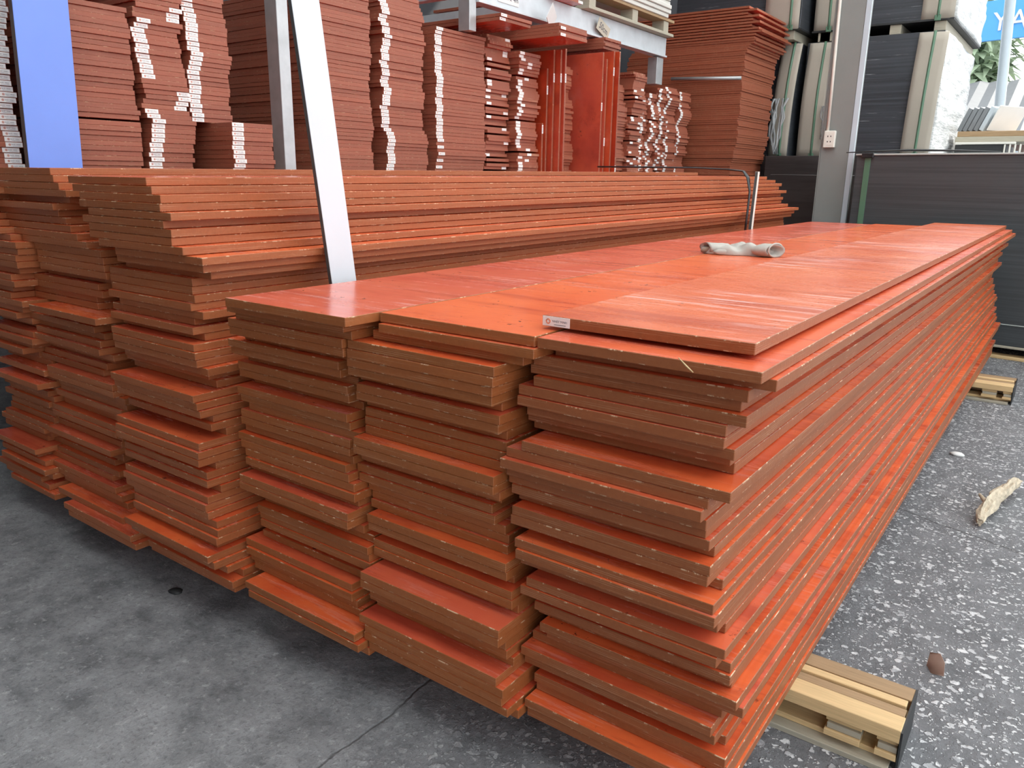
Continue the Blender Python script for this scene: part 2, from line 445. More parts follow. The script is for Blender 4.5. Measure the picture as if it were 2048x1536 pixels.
# ------------------------------------------------------------------ the six stacks of long panels
BH, T = 0.10, 0.0197
STACKS = {
    'R': [(-0.583,1.177,0.020), (-0.546,1.107,0.005), (-0.536,1.151,0.000), (-0.572,1.135,-0.010), (-0.585,1.145,0.000), (-0.570,1.132,-0.017), (-0.599,1.127,-0.020), (-0.599,1.123,-0.005), (-0.586,1.137,0.000), (-0.600,1.162,0.000), (-0.599,1.181,0.000), (-0.575,1.105,0.005), (-0.610,1.106,0.000), (-0.615,1.093,0.002), (-0.612,1.110,0.000), (-0.616,1.124,0.000), (-0.608,1.122,-0.003), (-0.607,1.146,0.000), (-0.600,1.113,-0.008), (-0.603,1.113,-0.012), (-0.591,1.154,0.000), (-0.585,1.102,-0.020), (-0.579,1.096,-0.010), (-0.581,1.118,0.000), (-0.580,1.156,0.000), (-0.562,1.111,0.003), (-0.574,1.108,0.000), (-0.559,1.138,0.000), (-0.556,1.132,-0.013), (-0.560,1.155,0.000), (-0.540,1.128,-0.010), (-0.532,1.142,0.000), (-0.569,1.148,-0.005), (-0.574,1.114,-0.020), (-0.569,1.122,0.007), (-0.561,1.158,0.000), (-0.549,1.127,-0.012), (-0.546,1.132,0.000), (-0.549,1.095,0.000), (-0.544,1.098,0.000)],
    'M': [(-0.929,1.107,0.000), (-0.935,1.095,0.000), (-0.950,1.111,0.000), (-1.006,1.074,-0.013), (-1.008,1.073,0.008), (-1.012,1.076,0.015), (-1.015,1.080,0.000), (-1.023,1.123,0.000), (-1.011,1.099,0.020), (-1.016,1.102,0.020), (-1.018,1.134,0.000), (-1.012,1.123,0.002), (-1.006,1.120,0.000), (-0.991,1.117,0.000), (-1.014,1.086,0.005), (-1.016,1.087,0.012), (-1.016,1.109,0.000), (-1.035,1.140,0.000), (-1.046,1.124,0.020), (-1.036,1.120,0.020), (-1.018,1.131,0.020), (-1.012,1.135,0.000), (-1.010,1.128,-0.007), (-0.990,1.096,-0.005), (-0.990,1.099,0.013), (-0.994,1.130,0.000), (-0.980,1.103,-0.002), (-0.978,1.101,0.020), (-0.979,1.125,0.000), (-0.974,1.054,-0.012), (-0.975,1.054,-0.012), (-0.976,1.080,0.000), (-0.973,1.080,0.000), (-0.966,1.094,0.000), (-0.972,1.044,-0.020), (-0.955,1.044,-0.010), (-0.958,1.044,-0.008), (-0.933,1.046,0.000), (-0.940,1.076,0.000)],
    'L': [(-1.298,1.019,-0.020), (-1.373,1.047,0.000), (-1.376,1.071,0.000), (-1.359,1.065,0.000), (-1.359,1.069,0.000), (-1.405,1.112,0.000), (-1.445,1.092,0.005), (-1.449,1.101,0.018), (-1.427,1.132,0.000), (-1.441,1.111,-0.005), (-1.442,1.115,0.017), (-1.428,1.145,0.000), (-1.433,1.099,0.008), (-1.430,1.105,0.020), (-1.405,1.110,0.000), (-1.429,1.101,0.000), (-1.431,1.101,0.000), (-1.398,1.110,0.000), (-1.430,1.095,0.013), (-1.400,1.094,0.000), (-1.413,1.094,0.003), (-1.397,1.087,0.000), (-1.415,1.108,0.000), (-1.407,1.067,-0.002), (-1.408,1.066,0.000), (-1.397,1.104,0.000), (-1.371,1.113,0.000), (-1.345,1.088,0.000), (-1.354,1.094,0.000), (-1.358,1.090,0.000), (-1.365,1.116,0.000), (-1.384,1.107,0.000), (-1.412,1.074,-0.015), (-1.405,1.067,-0.018), (-1.400,1.077,0.000), (-1.388,1.078,0.000), (-1.341,1.021,-0.010), (-1.333,1.019,-0.013), (-1.333,1.046,0.000)],
    'A': [(-2.056,1.050,0.002), (-2.025,1.044,-0.002), (-1.985,1.041,0.000), (-1.986,1.038,-0.002), (-1.943,1.038,-0.003), (-1.978,1.038,-0.003), (-1.948,1.038,-0.002), (-1.952,1.039,0.003), (-1.907,1.038,0.003), (-1.843,1.046,0.002), (-1.861,1.058,0.002), (-1.882,1.091,0.000), (-1.931,1.070,-0.002), (-1.930,1.068,-0.002), (-1.919,1.065,0.001), (-1.926,1.057,0.002), (-1.897,1.070,0.003), (-1.945,1.075,0.010), (-1.925,1.056,0.020), (-1.929,1.090,0.000), (-1.914,1.047,0.020), (-1.906,1.044,0.000), (-1.905,1.046,0.000), (-1.880,1.059,0.000), (-1.918,1.083,0.000), (-1.900,1.093,0.000), (-1.885,1.015,0.003), (-1.879,1.020,0.000), (-1.873,1.023,0.000), (-1.880,1.062,0.000), (-1.872,1.049,0.020), (-1.870,1.089,0.000), (-1.868,1.008,0.020), (-1.861,1.000,0.020), (-1.862,0.999,0.020), (-1.866,1.049,0.000), (-1.864,1.020,0.020), (-1.858,1.015,0.020), (-1.851,1.048,0.000), (-1.854,1.010,0.008), (-1.854,1.002,0.017), (-1.848,1.004,0.000), (-1.826,1.012,0.000), (-1.817,1.006,0.000), (-1.816,1.000,0.000), (-1.841,1.017,0.000), (-1.819,0.973,0.005), (-1.811,0.985,0.000), (-1.803,1.015,0.000), (-1.791,1.051,0.000), (-1.790,1.017,0.020), (-1.801,1.029,0.000)],
    'B': [(-2.589,1.070,-0.003), (-2.577,1.070,0.001), (-2.550,1.070,0.001), (-2.513,1.070,0.000), (-2.575,1.106,0.000), (-2.602,1.070,-0.003), (-2.626,1.094,-0.000), (-2.577,1.090,-0.003), (-2.526,1.076,0.003), (-2.477,1.068,0.003), (-2.426,1.067,0.000), (-2.366,1.072,-0.002), (-2.359,1.074,0.003), (-2.355,1.072,0.001), (-2.346,1.071,0.003), (-2.382,1.108,0.000), (-2.430,1.086,0.003), (-2.406,1.084,0.000), (-2.465,1.096,0.020), (-2.457,1.092,0.020), (-2.322,1.016,0.020), (-2.403,1.089,0.000), (-2.425,1.057,0.020), (-2.403,1.073,0.000), (-2.401,1.058,0.020), (-2.388,1.046,-0.002), (-2.371,1.076,0.000), (-2.424,1.105,0.000), (-2.446,1.091,0.020), (-2.456,1.084,0.000), (-2.349,1.051,0.020), (-2.349,1.051,0.000), (-2.318,1.066,0.000), (-2.327,1.074,0.000), (-2.345,1.066,0.000), (-2.363,1.101,0.000), (-2.375,1.100,0.000), (-2.404,1.073,0.000), (-2.400,1.070,0.000), (-2.420,1.097,0.000), (-2.422,1.094,0.000), (-2.423,1.058,0.000), (-2.457,1.111,0.000), (-2.460,1.113,0.000), (-2.497,1.103,0.000), (-2.444,1.086,0.000), (-2.479,1.082,0.000), (-2.423,1.059,0.000), (-2.392,1.060,0.000), (-2.375,1.066,0.000), (-2.330,1.024,0.000), (-2.240,0.996,0.000), (-2.219,0.998,0.000)],
    'C': [(-2.838,1.021,0.000), (-2.812,1.037,0.000), (-2.858,1.024,0.000), (-2.827,1.033,0.000), (-2.818,1.044,0.000), (-2.861,1.014,0.000), (-2.828,1.029,0.000), (-2.844,1.042,-0.001), (-2.782,1.028,-0.002), (-2.786,1.033,-0.002), (-2.793,1.027,-0.002), (-2.787,1.026,0.002), (-2.811,1.040,0.000), (-2.790,1.022,0.000), (-2.767,1.019,-0.003), (-2.792,1.036,-0.002), (-2.762,1.024,0.001), (-2.783,1.022,-0.001), (-2.779,1.030,0.000), (-2.757,1.019,-0.000), (-2.760,1.052,0.000), (-2.754,1.089,0.000), (-2.768,1.043,0.000), (-2.771,1.030,0.000), (-2.734,1.050,0.000), (-2.778,1.029,0.000), (-2.775,1.080,0.000), (-2.784,1.084,0.000), (-2.736,1.042,0.000), (-2.741,1.073,0.000), (-2.751,1.017,0.000), (-2.749,1.082,0.000), (-2.796,1.063,0.000), (-2.787,1.075,0.000), (-2.793,1.065,0.000), (-2.789,1.087,0.000), (-2.791,1.087,0.000), (-2.814,1.082,0.000), (-2.790,1.063,0.000), (-2.824,1.061,0.000), (-2.788,1.084,0.000), (-2.827,1.084,0.000), (-2.808,1.019,0.000), (-2.800,1.040,0.002), (-2.823,1.036,0.004), (-2.734,1.018,0.004), (-2.794,1.041,-0.002), (-2.853,1.028,0.002), (-2.813,1.033,0.004), (-2.764,1.025,0.003)],
}
WIDTH = {'R': 0.398, 'M': 0.382, 'L': 0.392, 'A': 0.390, 'B': 0.392, 'C': 0.320}
STACKS['C'] = [(x + 0.04, y, a) for x, y, a in STACKS['C']]
ORDER = 'CBALMR'
# keep neighbouring stacks from touching at any level; the stack nearest the yard stays where it was put
for a, b in list(zip(ORDER, ORDER[1:]))[::-1]:
    na, nb = len(STACKS[a]), len(STACKS[b])
    for lv in range(min(na, nb)):
        pa, pb = STACKS[a][na - 1 - lv], STACKS[b][nb - 1 - lv]
        over = pa[0] + WIDTH[a] / 2 + 0.006 - (pb[0] - WIDTH[b] / 2)
        if over > 0: STACKS[a][na - 1 - lv] = (pa[0] - over, pa[1], pa[2])

def panel_mesh(w, ln, th, mats):
    bm = bmesh.new()
    bm_box(bm, -w / 2, w / 2, 0, ln, 0, th)
    bmesh.ops.bevel(bm, geom=bm.edges[:], offset=0.0011, segments=1, affect='EDGES')
    bm.normal_update()
    for f in bm.faces: f.material_index = 0 if abs(f.normal.z) > 0.99 else 1
    return to_mesh(bm, 'panel', mats)

STACK_TEXT = {
    'R': 'stack with the stickered top panel',
    'M': 'stack the grey glove lies on',
    'L': 'low stack against the white upright',
    'A': 'tall stack just behind the white upright',
    'B': 'second tall stack behind the white upright',
    'C': 'third tall stack behind the white upright',
}
rng = random.Random(5)
for key in 'RMLABC':
    data = STACKS[key]
    n = len(data)
    tall = key in 'ABC'
    w = WIDTH[key]
    em = M['edge_tall'] if tall else (M['edge'] if key == 'R' else M['edge_warm'])
    meshes = [panel_mesh(w, 4.50 + 0.03 * i, T - 0.0004 - 0.0004 * (i % 3), [M['film'], em]) for i in range(8)]
    for k, (x, y, yaw) in enumerate(data):
        z = BH + (n - 1 - k) * T
        rx = 0.0
        if tall and z > 0.86: rx = math.radians(0.50) * (z - 0.86) / 0.26
        me = meshes[max(0, min(7, round((5.675 + rng.gauss(0, 0.016) - y - 4.50) / 0.03)))]
        if k == 0:
            fm = {'R': M['film_dusty'], 'M': M['film_bright'], 'L': M['film_plum']}.get(key, M['film'])
            me = panel_mesh(w, 4.56, T - 0.0004, [fm, em])
        if key == 'R' and k == 0: rx, z = math.radians(-0.08), z + 0.006
        p = obj('plywood_board', me, None, (x, y, z), (rx, 0, max(-0.0016, min(0.0016, yaw * 0.2)) + rng.uniform(-0.0007, 0.0007)))
        if k == 0:
            lab = {'R': 'topmost dusty red panel with a white brand sticker on its corner',
                   'M': 'topmost orange-red panel carrying the crumpled glove',
                   'L': 'topmost glossy red panel reflecting the white upright'}.get(key, 'red plywood panel on top of the ' + STACK_TEXT[key])
        else:
            lab = 'red plywood panel, %s from the top of the %s' % (ordinal(k + 1), STACK_TEXT[key])
        tag(p, lab, 'panel', 'long panels in the ' + STACK_TEXT[key])
        if key == 'R' and k == 0:
            s = obj('sticker', box_mesh('sticker', -0.029, 0.029, -0.0006, 0.0004, -0.0088, 0.0088, M['sticker']), p, (-w / 2 + 0.031, -0.0007, 0.0098))
            s['label'] = 'small white brand sticker with orange ring'
            obj('lettering', text_mesh('NHẬT MINH', 0.0056, M['sticker_print']), s, (0.0078, -0.0009, 0.0006), (math.pi / 2, 0, 0))
            obj('small_print', box_mesh('small_print', -0.004, 0.021, -0.0009, -0.0007, -0.0056, -0.0048, M['sticker_print']), s)
            em_pts = [(0.0040 * math.cos(2 * math.pi * q / 16) - 0.0165, -0.0009, 0.0040 * math.sin(2 * math.pi * q / 16)) for q in range(17)]
            obj('emblem', tube_mesh('emblem', em_pts, 0.0010, M['sticker_mark'], 6), s)

# ------------------------------------------------------------------ timber bearers under the stacks
def bearer(y0, y1, xr, label, short):
    e = empty('timber_bearer', ((xr - 3.3) / 2 - 0.0, (y0 + y1) / 2, 0))
    ox, oy = e.location.x, e.location.y
    def b(name, x0, x1, ya, yb, z0, z1, m, bev=0.0012):
        return box(name, x0 - ox, x1 - ox, ya - oy, yb - oy, z0, z1, m, e, bev)
    xl = -3.3
    d = y1 - y0
    # bottom runners
    b('slat', xl, xr - 0.012, y0 - 0.012, y0 + d * 0.42, 0.0, 0.013, M['wood_grey'])
    b('slat', xl, xr, y0 + d * 0.10, y0 + d * 0.45, 0.0135, 0.026, M['wood_pale'])
    b('slat', xl, xr - 0.004, y0 + d * 0.60, y1, 0.0, 0.024, M['wood_brown'])
    # spacer blocks of cut offcuts near the end and under each stack
    for bx, wd in [(xr - 0.105, 0.07), (xr - 0.022, 0.04)] + [(-0.62 - 0.42 * i, 0.09) for i in range(6)]:
        for j in range(3):
            b('spacer', bx - wd / 2 + 0.004 * (j % 2), bx + wd / 2, y0 + 0.006 * j, y1 - 0.004, 0.0265 + 0.0142 * j, 0.0400 + 0.0142 * j, M['wood_grey'] if j % 2 else M['wood_pale'], 0.0008)
    # top slats
    tops = [(0.00, 0.30, 'wood_pale'), (0.335, 0.50, 'wood_brown'), (0.525, 0.66, 'wood_pale'), (0.72, 1.0, 'wood_brown')]
    for i, (a, c_, m) in enumerate(tops):
        b('slat', xl, xr - 0.003 * (i % 3), y0 + d * a, y0 + d * c_, 0.0695, 0.0995 - 0.004 * (i % 2), M[m])
    b('painted_end', xr, xr + 0.004, y0, y1, 0.002, 0.096, M['black_paint'], 0)
    tag(e, label, 'bearer', 'timber bearers under the long panels')
    return e
bearer(1.500, 1.668, -0.130, 'pale plywood-strip bearer with black end sticking out under the near panel ends', 0)
bearer(4.760, 5.020, -0.168, 'plywood-strip bearer poking out below the far panel ends', 1)

# ------------------------------------------------------------------ uprights between the stacks
def leaning_bar(name, x, th, yb, yt, w, zb, zt, mat, label, cat):
    """flat bar seen on its broad +X face; leans in Y between (yb, zb) and (yt, zt)"""
    bm = bmesh.new()
    v = bm_box(bm, -th / 2, th / 2, 0, w, 0, zt - zb)
    for i in (4, 5, 6, 7): v[i].co.y += yt - yb
    bm.normal_update()
    for f in bm.faces: f.material_index = 0 if abs(f.normal.x) > 0.9 else 1
    bmesh.ops.bevel(bm, geom=bm.edges[:], offset=0.001, segments=1, affect='EDGES')
    o = obj(name, to_mesh(bm, name, [mat, M['bar_edge']]), None, (x, yb, zb))
    return tag(o, label, cat)
leaning_bar('upright_bar', -1.626, 0.014, 1.515, 1.19, 0.088, 0.0, 2.6, M['white_steel'], 'white flat upright bar leaning between low and tall panel stacks', 'upright')
leaning_bar('upright_bar', -3.145, 0.030, 1.290, 1.382, 0.190, 0.0, 2.6, M['blue_steel'], 'wide blue upright bar standing before the rack', 'upright')
leaning_bar('marker_rod', -1.612, 0.018, 4.555, 4.660, 0.028, 0.0, 1.185, M['white_plastic'], 'thin white rod standing beside the far panel ends', 'rod')
strap_pts = [(-2.62, 4.55, 1.206), (-2.3, 4.60, 1.206), (-2.0, 4.66, 1.204), (-1.80, 4.70, 1.196), (-1.69, 4.660, 1.186), (-1.650, 4.630, 1.15), (-1.626, 4.612, 1.07), (-1.622, 4.594, 0.95), (-1.620, 4.572, 0.80)]
st = obj('strap', tube_mesh('strap', strap_pts, 0.0125, M['black_strap'], 8, flat=0.45))
tag(st, 'black strap curving over the tall stack and down beside white rod', 'strap')

# ------------------------------------------------------------------ pallet rack with its piles of boards
XR = -3.20                                   # plane of the rack's front posts
rack = empty('pallet_rack', (-3.9, 4.5, 0))
tag(rack, 'galvanised pallet rack with board piles along the shed wall', 'rack')
def rk(name, x0, x1, y0, y1, z0, z1, m, bev=0.002):
    return box(name, x0 + 3.9, x1 + 3.9, y0 - 4.5, y1 - 4.5, z0, z1, m, rack, bev)
SHELF = 1.10
for yy in (2.515, 3.930, 6.470):
    rk('upright', XR - 0.075, XR + 0.012, yy, yy + (0.065 if yy < 6 else 0.12), {2.515: 0, 3.930: 1.985, 6.470: 1.925}[yy], 2.14 if yy > 6 else 3.2, M['galv'])
    rk('upright', -4.60, -4.52, yy, yy + 0.075, 0, 3.2, M['galv'])
rk('beam', XR - 0.05, XR + 0.015, 4.0, 6.62, 2.165, 2.305, M['galv_light'])
rk('beam_lip', XR - 0.05, XR + 0.030, 4.0, 6.62, 2.150, 2.1645, M['galv_light'], 0.001)
rk('beam', -4.60, -4.54, 4.0, 6.62, 2.165, 2.305, M['galv_light'])
for yy in (4.15, 4.75, 5.35, 5.95):
    rk('cross_bar', -4.54, XR - 0.05, yy, yy + 0.06, 2.24, 2.30, M['galv_light'])
rk('beam', XR - 0.05, XR - 0.005, 0.7, 7.45, 0.97, 1.07, M['galv'])
rk('beam', -4.60, -4.54, 0.7, 7.45, 0.97, 1.07, M['galv'])
rk('deck', -4.62, XR - 0.01, 0.7, 7.45, 1.072, SHELF - 0.001, M['wood_grey'], 0)
for yy in (0.75, 7.36):
    rk('upright', XR - 0.09, XR - 0.01, yy, yy + 0.07, 0, 0.969, M['galv'])
    rk('upright', -4.60, -4.52, yy, yy + 0.07, 0, 0.969, M['galv'])

def rack_board_mesh(w, ln, th):
    bm = bmesh.new()
    bm_box(bm, -ln, 0, -w / 2, w / 2, 0, th)
    bmesh.ops.bevel(bm, geom=bm.edges[:], offset=0.0011, segments=1, affect='EDGES')
    bm.normal_update()
    for f in bm.faces: f.material_index = 0 if abs(f.normal.z) > 0.99 else 1
    return to_mesh(bm, 'rack_board', [M['film_rack'], M['edge_rack']])

TB = 0.0195
PILES = [  # text, y0, y1, xface, n boards, sticker rule, wander, thickness
    ('shadowed stickered pile before the blue upright', 1.035, 1.375, -3.27, 34, 'end', 0.010),
    ('unstickered pile beside the blue upright', 1.49, 1.835, -3.26, 34, '', 0.006),
    ('first stickered pile past the blue upright', 1.862, 2.068, -3.25, 42, 'mixed', 0.012),
    ('second stickered pile past the blue upright', 2.085, 2.292, -3.27, 29, 'start', 0.008),
    ('short stickered pile beside the galvanised post', 2.180, 2.398, -3.12, 13, 'start', 0.005),
    ('unstickered pile just past the white upright', 2.80, 3.170, -3.25, 48, '', 0.008),
    ('wandering stickered pile before the flush stickered pile', 3.250, 3.590, -3.26, 51, 'start', 0.014),
    ('flush stickered pile with slanted top boards', 3.690, 4.165, -3.25, 45, 'start', 0.006),
]
rng = random.Random(21)
for text, y0, y1, xf, n, rule, wander in PILES:
    w = y1 - y0
    ln = 1.15
    me = rack_board_mesh(w, ln, TB - 0.0005)
    dx = dy = 0.0
    zb = SHELF + 13 * TB if text.startswith('second stickered') else SHELF
    for k in range(n):
        dy = dy * 0.72 + rng.uniform(-1, 1) * wander
        dx = dx * 0.6 + rng.uniform(-1, 1) * 0.008
        yc = (y0 + y1) / 2 + dy
        xx = xf + dx
        z = zb + k * TB
        if text.startswith('unstickered pile beside') and k >= 12: z += 0.008
        wy = 0.0
        b = obj('rack_board', me, None, (xx, yc, z), (0, 0, rng.uniform(-0.008, 0.008)))
        st_ = None
        if rule == 'start': st_ = -1
        elif rule == 'end': st_ = 1
        elif rule == 'mixed': st_ = 1 if k in (15, 16, 17, 18, 33, 34, 35) else (-1 if k not in (19, 20, 36, 37) else None)
        if text.startswith('flush') and k < 12 and k % 2: st_ = None
        tag(b, '%s red board from the bottom of the %s' % (ordinal(k + 1), text), 'board', 'boards in the ' + text)
        if st_:
            s = obj('sticker', STICKER, b, (0.0007, st_ * (w / 2 - 0.031), (TB - 0.0005) / 2), (0, 0, math.pi / 2))

def far_stickers_boards():
    """the far bays: piles too small in the picture to pick the boards apart, one object of real boards"""
    bm = bmesh.new()
    rg = random.Random(8)
    def board(x, y0, y1, z, ln=0.9, th=0.0188, sticker=None, tilt=0.0):
        c = (y0 + y1) / 2
        v = bm_box(bm, x - ln, x, y0, y1, z, z + th, 0)
        v[4].co, v[5].co = v[4].co, v[5].co
        for f in v[0].link_faces: pass
        if sticker is not None:
            s0 = y0 + 0.006 if sticker == 0 else (y1 - 0.058 if sticker == 1 else c - 0.025)
            bm_box(bm, x + 0.0004, x + 0.0014, s0, s0 + 0.05, z + 0.001, z + th - 0.001, 2)
    def pile(y0, y1, xf, z0, n, rule, wander, gap=0.0, drift=0.0):
        dx = dy = 0.0
        z = z0
        for k in range(n):
            dy = dy * 0.75 + rg.uniform(-1, 1) * wander
            dx = dx * 0.6 + rg.uniform(-1, 1) * 0.02
            st_ = None
            if rule == 'a': st_ = 0
            elif rule == 'some' and rg.random() < 0.35: st_ = rg.choice((0, 1))
            elif rule == 'b': st_ = rg.choice((0, 0, 0, 2))
            board(xf + dx, y0 + dy + drift * k, y1 + dy + drift * k, z, sticker=st_)
            z += 0.0195 + (0.012 if gap and rg.random() < gap else 0.0)
    pile(4.205, 4.455, -3.27, SHELF, 40, 'some', 0.010, 0.16)
    pile(4.470, 4.715, -3.22, SHELF, 41, 'b', 0.014, 0.14)
    pile(5.080, 5.330, -3.30, SHELF, 42, 'a', 0.010, 0.05, -0.0018)
    pile(5.820, 6.080, -3.27, SHELF, 40, '', 0.012, 0.03)
    pile(6.090, 6.300, -3.22, SHELF, 41, 'some', 0.020, 0.10)
    pile(6.320, 6.450, -3.25, SHELF, 36, 'b', 0.012, 0.05)
    pile(6.470, 6.625, -3.25, SHELF, 38, 'b', 0.010, 0.03)
    pile(6.640, 6.800, -3.24, SHELF, 41, 'b', 0.012, 0.05)
    pile(6.810, 7.060, -3.24, SHELF, 43, 'a', 0.010, 0.03)
    pile(7.070, 7.330, -3.24, SHELF, 42, 'a', 0.010, 0.03)
    bm.normal_update()
    for f in bm.faces:
        if f.material_index == 0 and abs(f.normal.z) < 0.9: f.material_index = 1
    return to_mesh(bm, 'rack_boards_far', [M['film_rack'], M['edge_rack'], M['sticker']])
fb = obj('rack_board_mass', far_stickers_boards())
tag(fb, 'many small red boards with white stickers piled in the far rack bays', 'boards', kind='stuff')

# boards pulled out over the far piles
def loose_board(x0, x1, y0, y1, z, label, stick=None, rz=0.0, film='film_rack'):
    bm = bmesh.new()
    ln, w = x1 - x0, y1 - y0
    bm_box(bm, -ln, 0, -w / 2, w / 2, 0, 0.0188)
    bmesh.ops.bevel(bm, geom=bm.edges[:], offset=0.001, segments=1, affect='EDGES')
    bm.normal_update()
    for f in bm.faces: f.material_index = 0 if abs(f.normal.z) > 0.99 else 1
    o = obj('overhanging_board', to_mesh(bm, 'overhanging_board', [M[film], M['edge_rack']]), None, (x1, (y0 + y1) / 2, z), (0, 0, rz))
    tag(o, label, 'board', 'boards pulled out over the far piles')
    if stick is not None:
        obj('sticker', STICKER, o, (0.0007, stick * (w / 2 - 0.031), 0.0094), (0, 0, math.pi / 2))
z0 = 2.040
for i in range(2):
    loose_board(-4.2, -3.03 + 0.01 * i, 4.02, 4.345, z0 + 0.0205 * i, ('lower' if i == 0 else 'upper') + ' of two red boards overhanging beside the galvanised post', -1)
for i in range(4):
    loose_board(-4.2, -2.885 - 0.012 * (i % 2), 4.47, 4.80 + 0.012 * (i % 2), 2.004 + 0.0197 * i, 'overhanging red board below the hanging paper tag, %s from the bottom' % ordinal(i + 1), -1 if i in (0, 2) else None)
for i in range(4):
    loose_board(-4.2, -3.10 + 0.014 * (i % 2), 5.395, 5.635, 2.062 + 0.0197 * i, 'dark red board over the orange upright panels, %s from the bottom' % ordinal(i + 1))

# panels standing on edge between the piles, broad orange faces towards the yard
def standing_board(x0, x1, y, z0, z1, label, group, th=0.018, lean=0.0, sticker=None):
    bm = bmesh.new()
    bm_box(bm, 0, x1 - x0, 0, th, 0, z1 - z0)
    bmesh.ops.bevel(bm, geom=bm.edges[:], offset=0.001, segments=1, affect='EDGES')
    bm.normal_update()
    for f in bm.faces: f.material_index = 0 if abs(f.normal.y) > 0.99 else 1
    o = obj('standing_board', to_mesh(bm, 'standing_board', [M['film_orange'], M['edge_rack']]), None, (x0, y, z0), (lean, 0, 0))
    tag(o, label, 'panel', group)
    if sticker:
        obj('sticker', STICKER, o, (x1 - x0 + 0.0007, th / 2, sticker), (0, math.pi / 2, math.pi / 2))
g1, g2 = 'orange panels standing beside the stickered piles', 'large orange panels standing on edge'
for i, (x1, zt, zb, s) in enumerate(((-3.19, 1.50, SHELF, 0.36), (-3.175, 1.86, SHELF, 0.62), (-3.14, 1.98, SHELF, 0.70), (-3.10, 1.98, SHELF, 0.70), (-3.08, 1.99, SHELF, 0.70))):
    standing_board(-4.0, x1, 4.735 + 0.027 * i, zb, zt, 'orange panel standing upright below the overhanging boards, %s in line' % ordinal(i + 1), g1, sticker=s)
for i, (x1, zt, s) in enumerate(((-3.075, 2.03, 0.55), (-3.06, 1.985, 0.30), (-3.02, 2.04, 0.80), (-2.99, 2.04, 0.10))):
    standing_board(-4.0, x1 - 0.0, 5.350 + 0.032 * i, SHELF, zt, 'large orange panel standing on edge under dark boards, %s in line' % ordinal(i + 1), g2, sticker=s)

# paper tags on the rack beam
def lettered(name, me_plate, text, size, mat, offs, parent_rot, loc, label, cat):
    o = obj(name, me_plate, None, loc, parent_rot)
    tag(o, label, cat)
    tm = text_mesh(text, size, mat)
    t_ = obj('lettering', tm, o, offs, (math.pi / 2, 0, math.pi / 2))
    return o
lettered('paper_tag', box_mesh('paper_tag', -0.001, 0.001, -0.110, 0.110, -0.035, 0.055, M['paper']), '50cm x 4m', 0.046, M['sticker_print'], (0.002, 0.0, 0.0), (0, 0, 0), (-3.182, 4.315, 2.225), 'white printed size tag on the rack beam near galvanised post', 'tag')
lettered('cardboard_tag', box_mesh('cardboard_tag', -0.0015, 0.0015, -0.095, 0.095, -0.04, 0.045, M['paper_tan']), '50cm', 0.062, M['sticker_print'], (0.0025, 0.0, 0.0), (-0.32, 0.12, 0), (-3.155, 5.475, 2.212), 'tilted cardboard tag reading 50cm on the rack beam', 'tag')
pt = obj('paper_tag', box_mesh('paper_tag', -0.002, 0.002, -0.075, 0.075, -0.055, 0.055, M['paper']), None, (-3.10, 4.69, 2.165), (-0.45, 0.25, 0.25))
tag(pt, 'curled white paper tag hanging below the rack beam', 'tag')

# pallet of white boards on the rack
pal = empty('wooden_pallet', (-3.6, 5.95, 2.307))
tag(pal, 'grey wooden pallet lying on the rack beam', 'pallet')
def pb(name, x0, x1, y0, y1, z0, z1, m):
    box(name, x0 + 3.6, x1 + 3.6, y0 - 5.95, y1 - 5.95, z0 - 2.307, z1 - 2.307, M[m], pal, 0.002)
for i in range(3): pb('deck_board', -4.2 + 0.48 * i, -4.08 + 0.48 * i, 5.20, 6.62, 2.308, 2.330, 'wood_grey')
for yy in (5.22, 5.88, 6.44):
    for i in range(3): pb('block', -4.2 + 0.48 * i, -4.09 + 0.48 * i, yy, yy + 0.09, 2.330, 2.415, 'wood_grey')
for i in range(3): pb('deck_board', -4.2 + 0.48 * i, -4.08 + 0.48 * i, 5.20, 6.62, 2.415, 2.437, 'wood_brown')
for i in range(9):
    me = box_mesh('white_board', -0.55, 0.57, -0.63, 0.63, 0, 0.031, M['white_sheet'], 0.004)
    o = obj('white_board', me, None, (-3.68 + 0.012 * (i % 3), 5.85 + 0.02 * (i % 2), 2.4375 + 0.0322 * i))
    tag(o, 'white insulation board on the pallet, %s from the bottom' % ordinal(i + 1), 'board', 'white boards on the rack pallet')
o = loose_board(-4.2, -3.10, 4.75, 5.08, 2.307, 'single red board lying on top of the rack beam', 1)

# ------------------------------------------------------------------ tall stack of wide sheets at the end of the rack
TX, TY = -2.80, 7.50
rng = random.Random(3)
sheet_meshes = [panel_mesh(1.22, 0.86 + 0.012 * i, 0.0188, [M['film_rack'], M['edge_sheet']]) for i in range(3)]
NT_ = 77
dx = dy = 0.0
for k in range(NT_):
    dx = dx * 0.8 + rng.uniform(-1, 1) * 0.010
    dy = dy * 0.6 + rng.uniform(-1, 1) * 0.006
    top = NT_ - 1 - k
    ex = {0: -0.02, 1: 0.05, 2: -0.04, 3: 0.07, 4: 0.01, 5: 0.08, 6: 0.0, 7: 0.06, 8: 0.10, 9: 0.05, 10: 0.04, 11: 0.05, 12: 0.03}.get(top, 0.0)
    lean = -0.055 + 0.085 * k / NT_ if k < 60 else 0.03
    z = 1.1022 + 0.0195 * k + (0.007 * (k - 66) if k > 66 else 0)
    s = obj('plywood_sheet', sheet_meshes[k % 3], None, (TX - 0.61 + dx + lean + ex, TY + dy, z), (0, 0, rng.uniform(-0.006, 0.006)))
    tag(s, 'wide red plywood sheet, %s from the top of the tall stack beside grey column' % ordinal(top + 1), 'sheet', 'wide sheets stacked by the grey column')
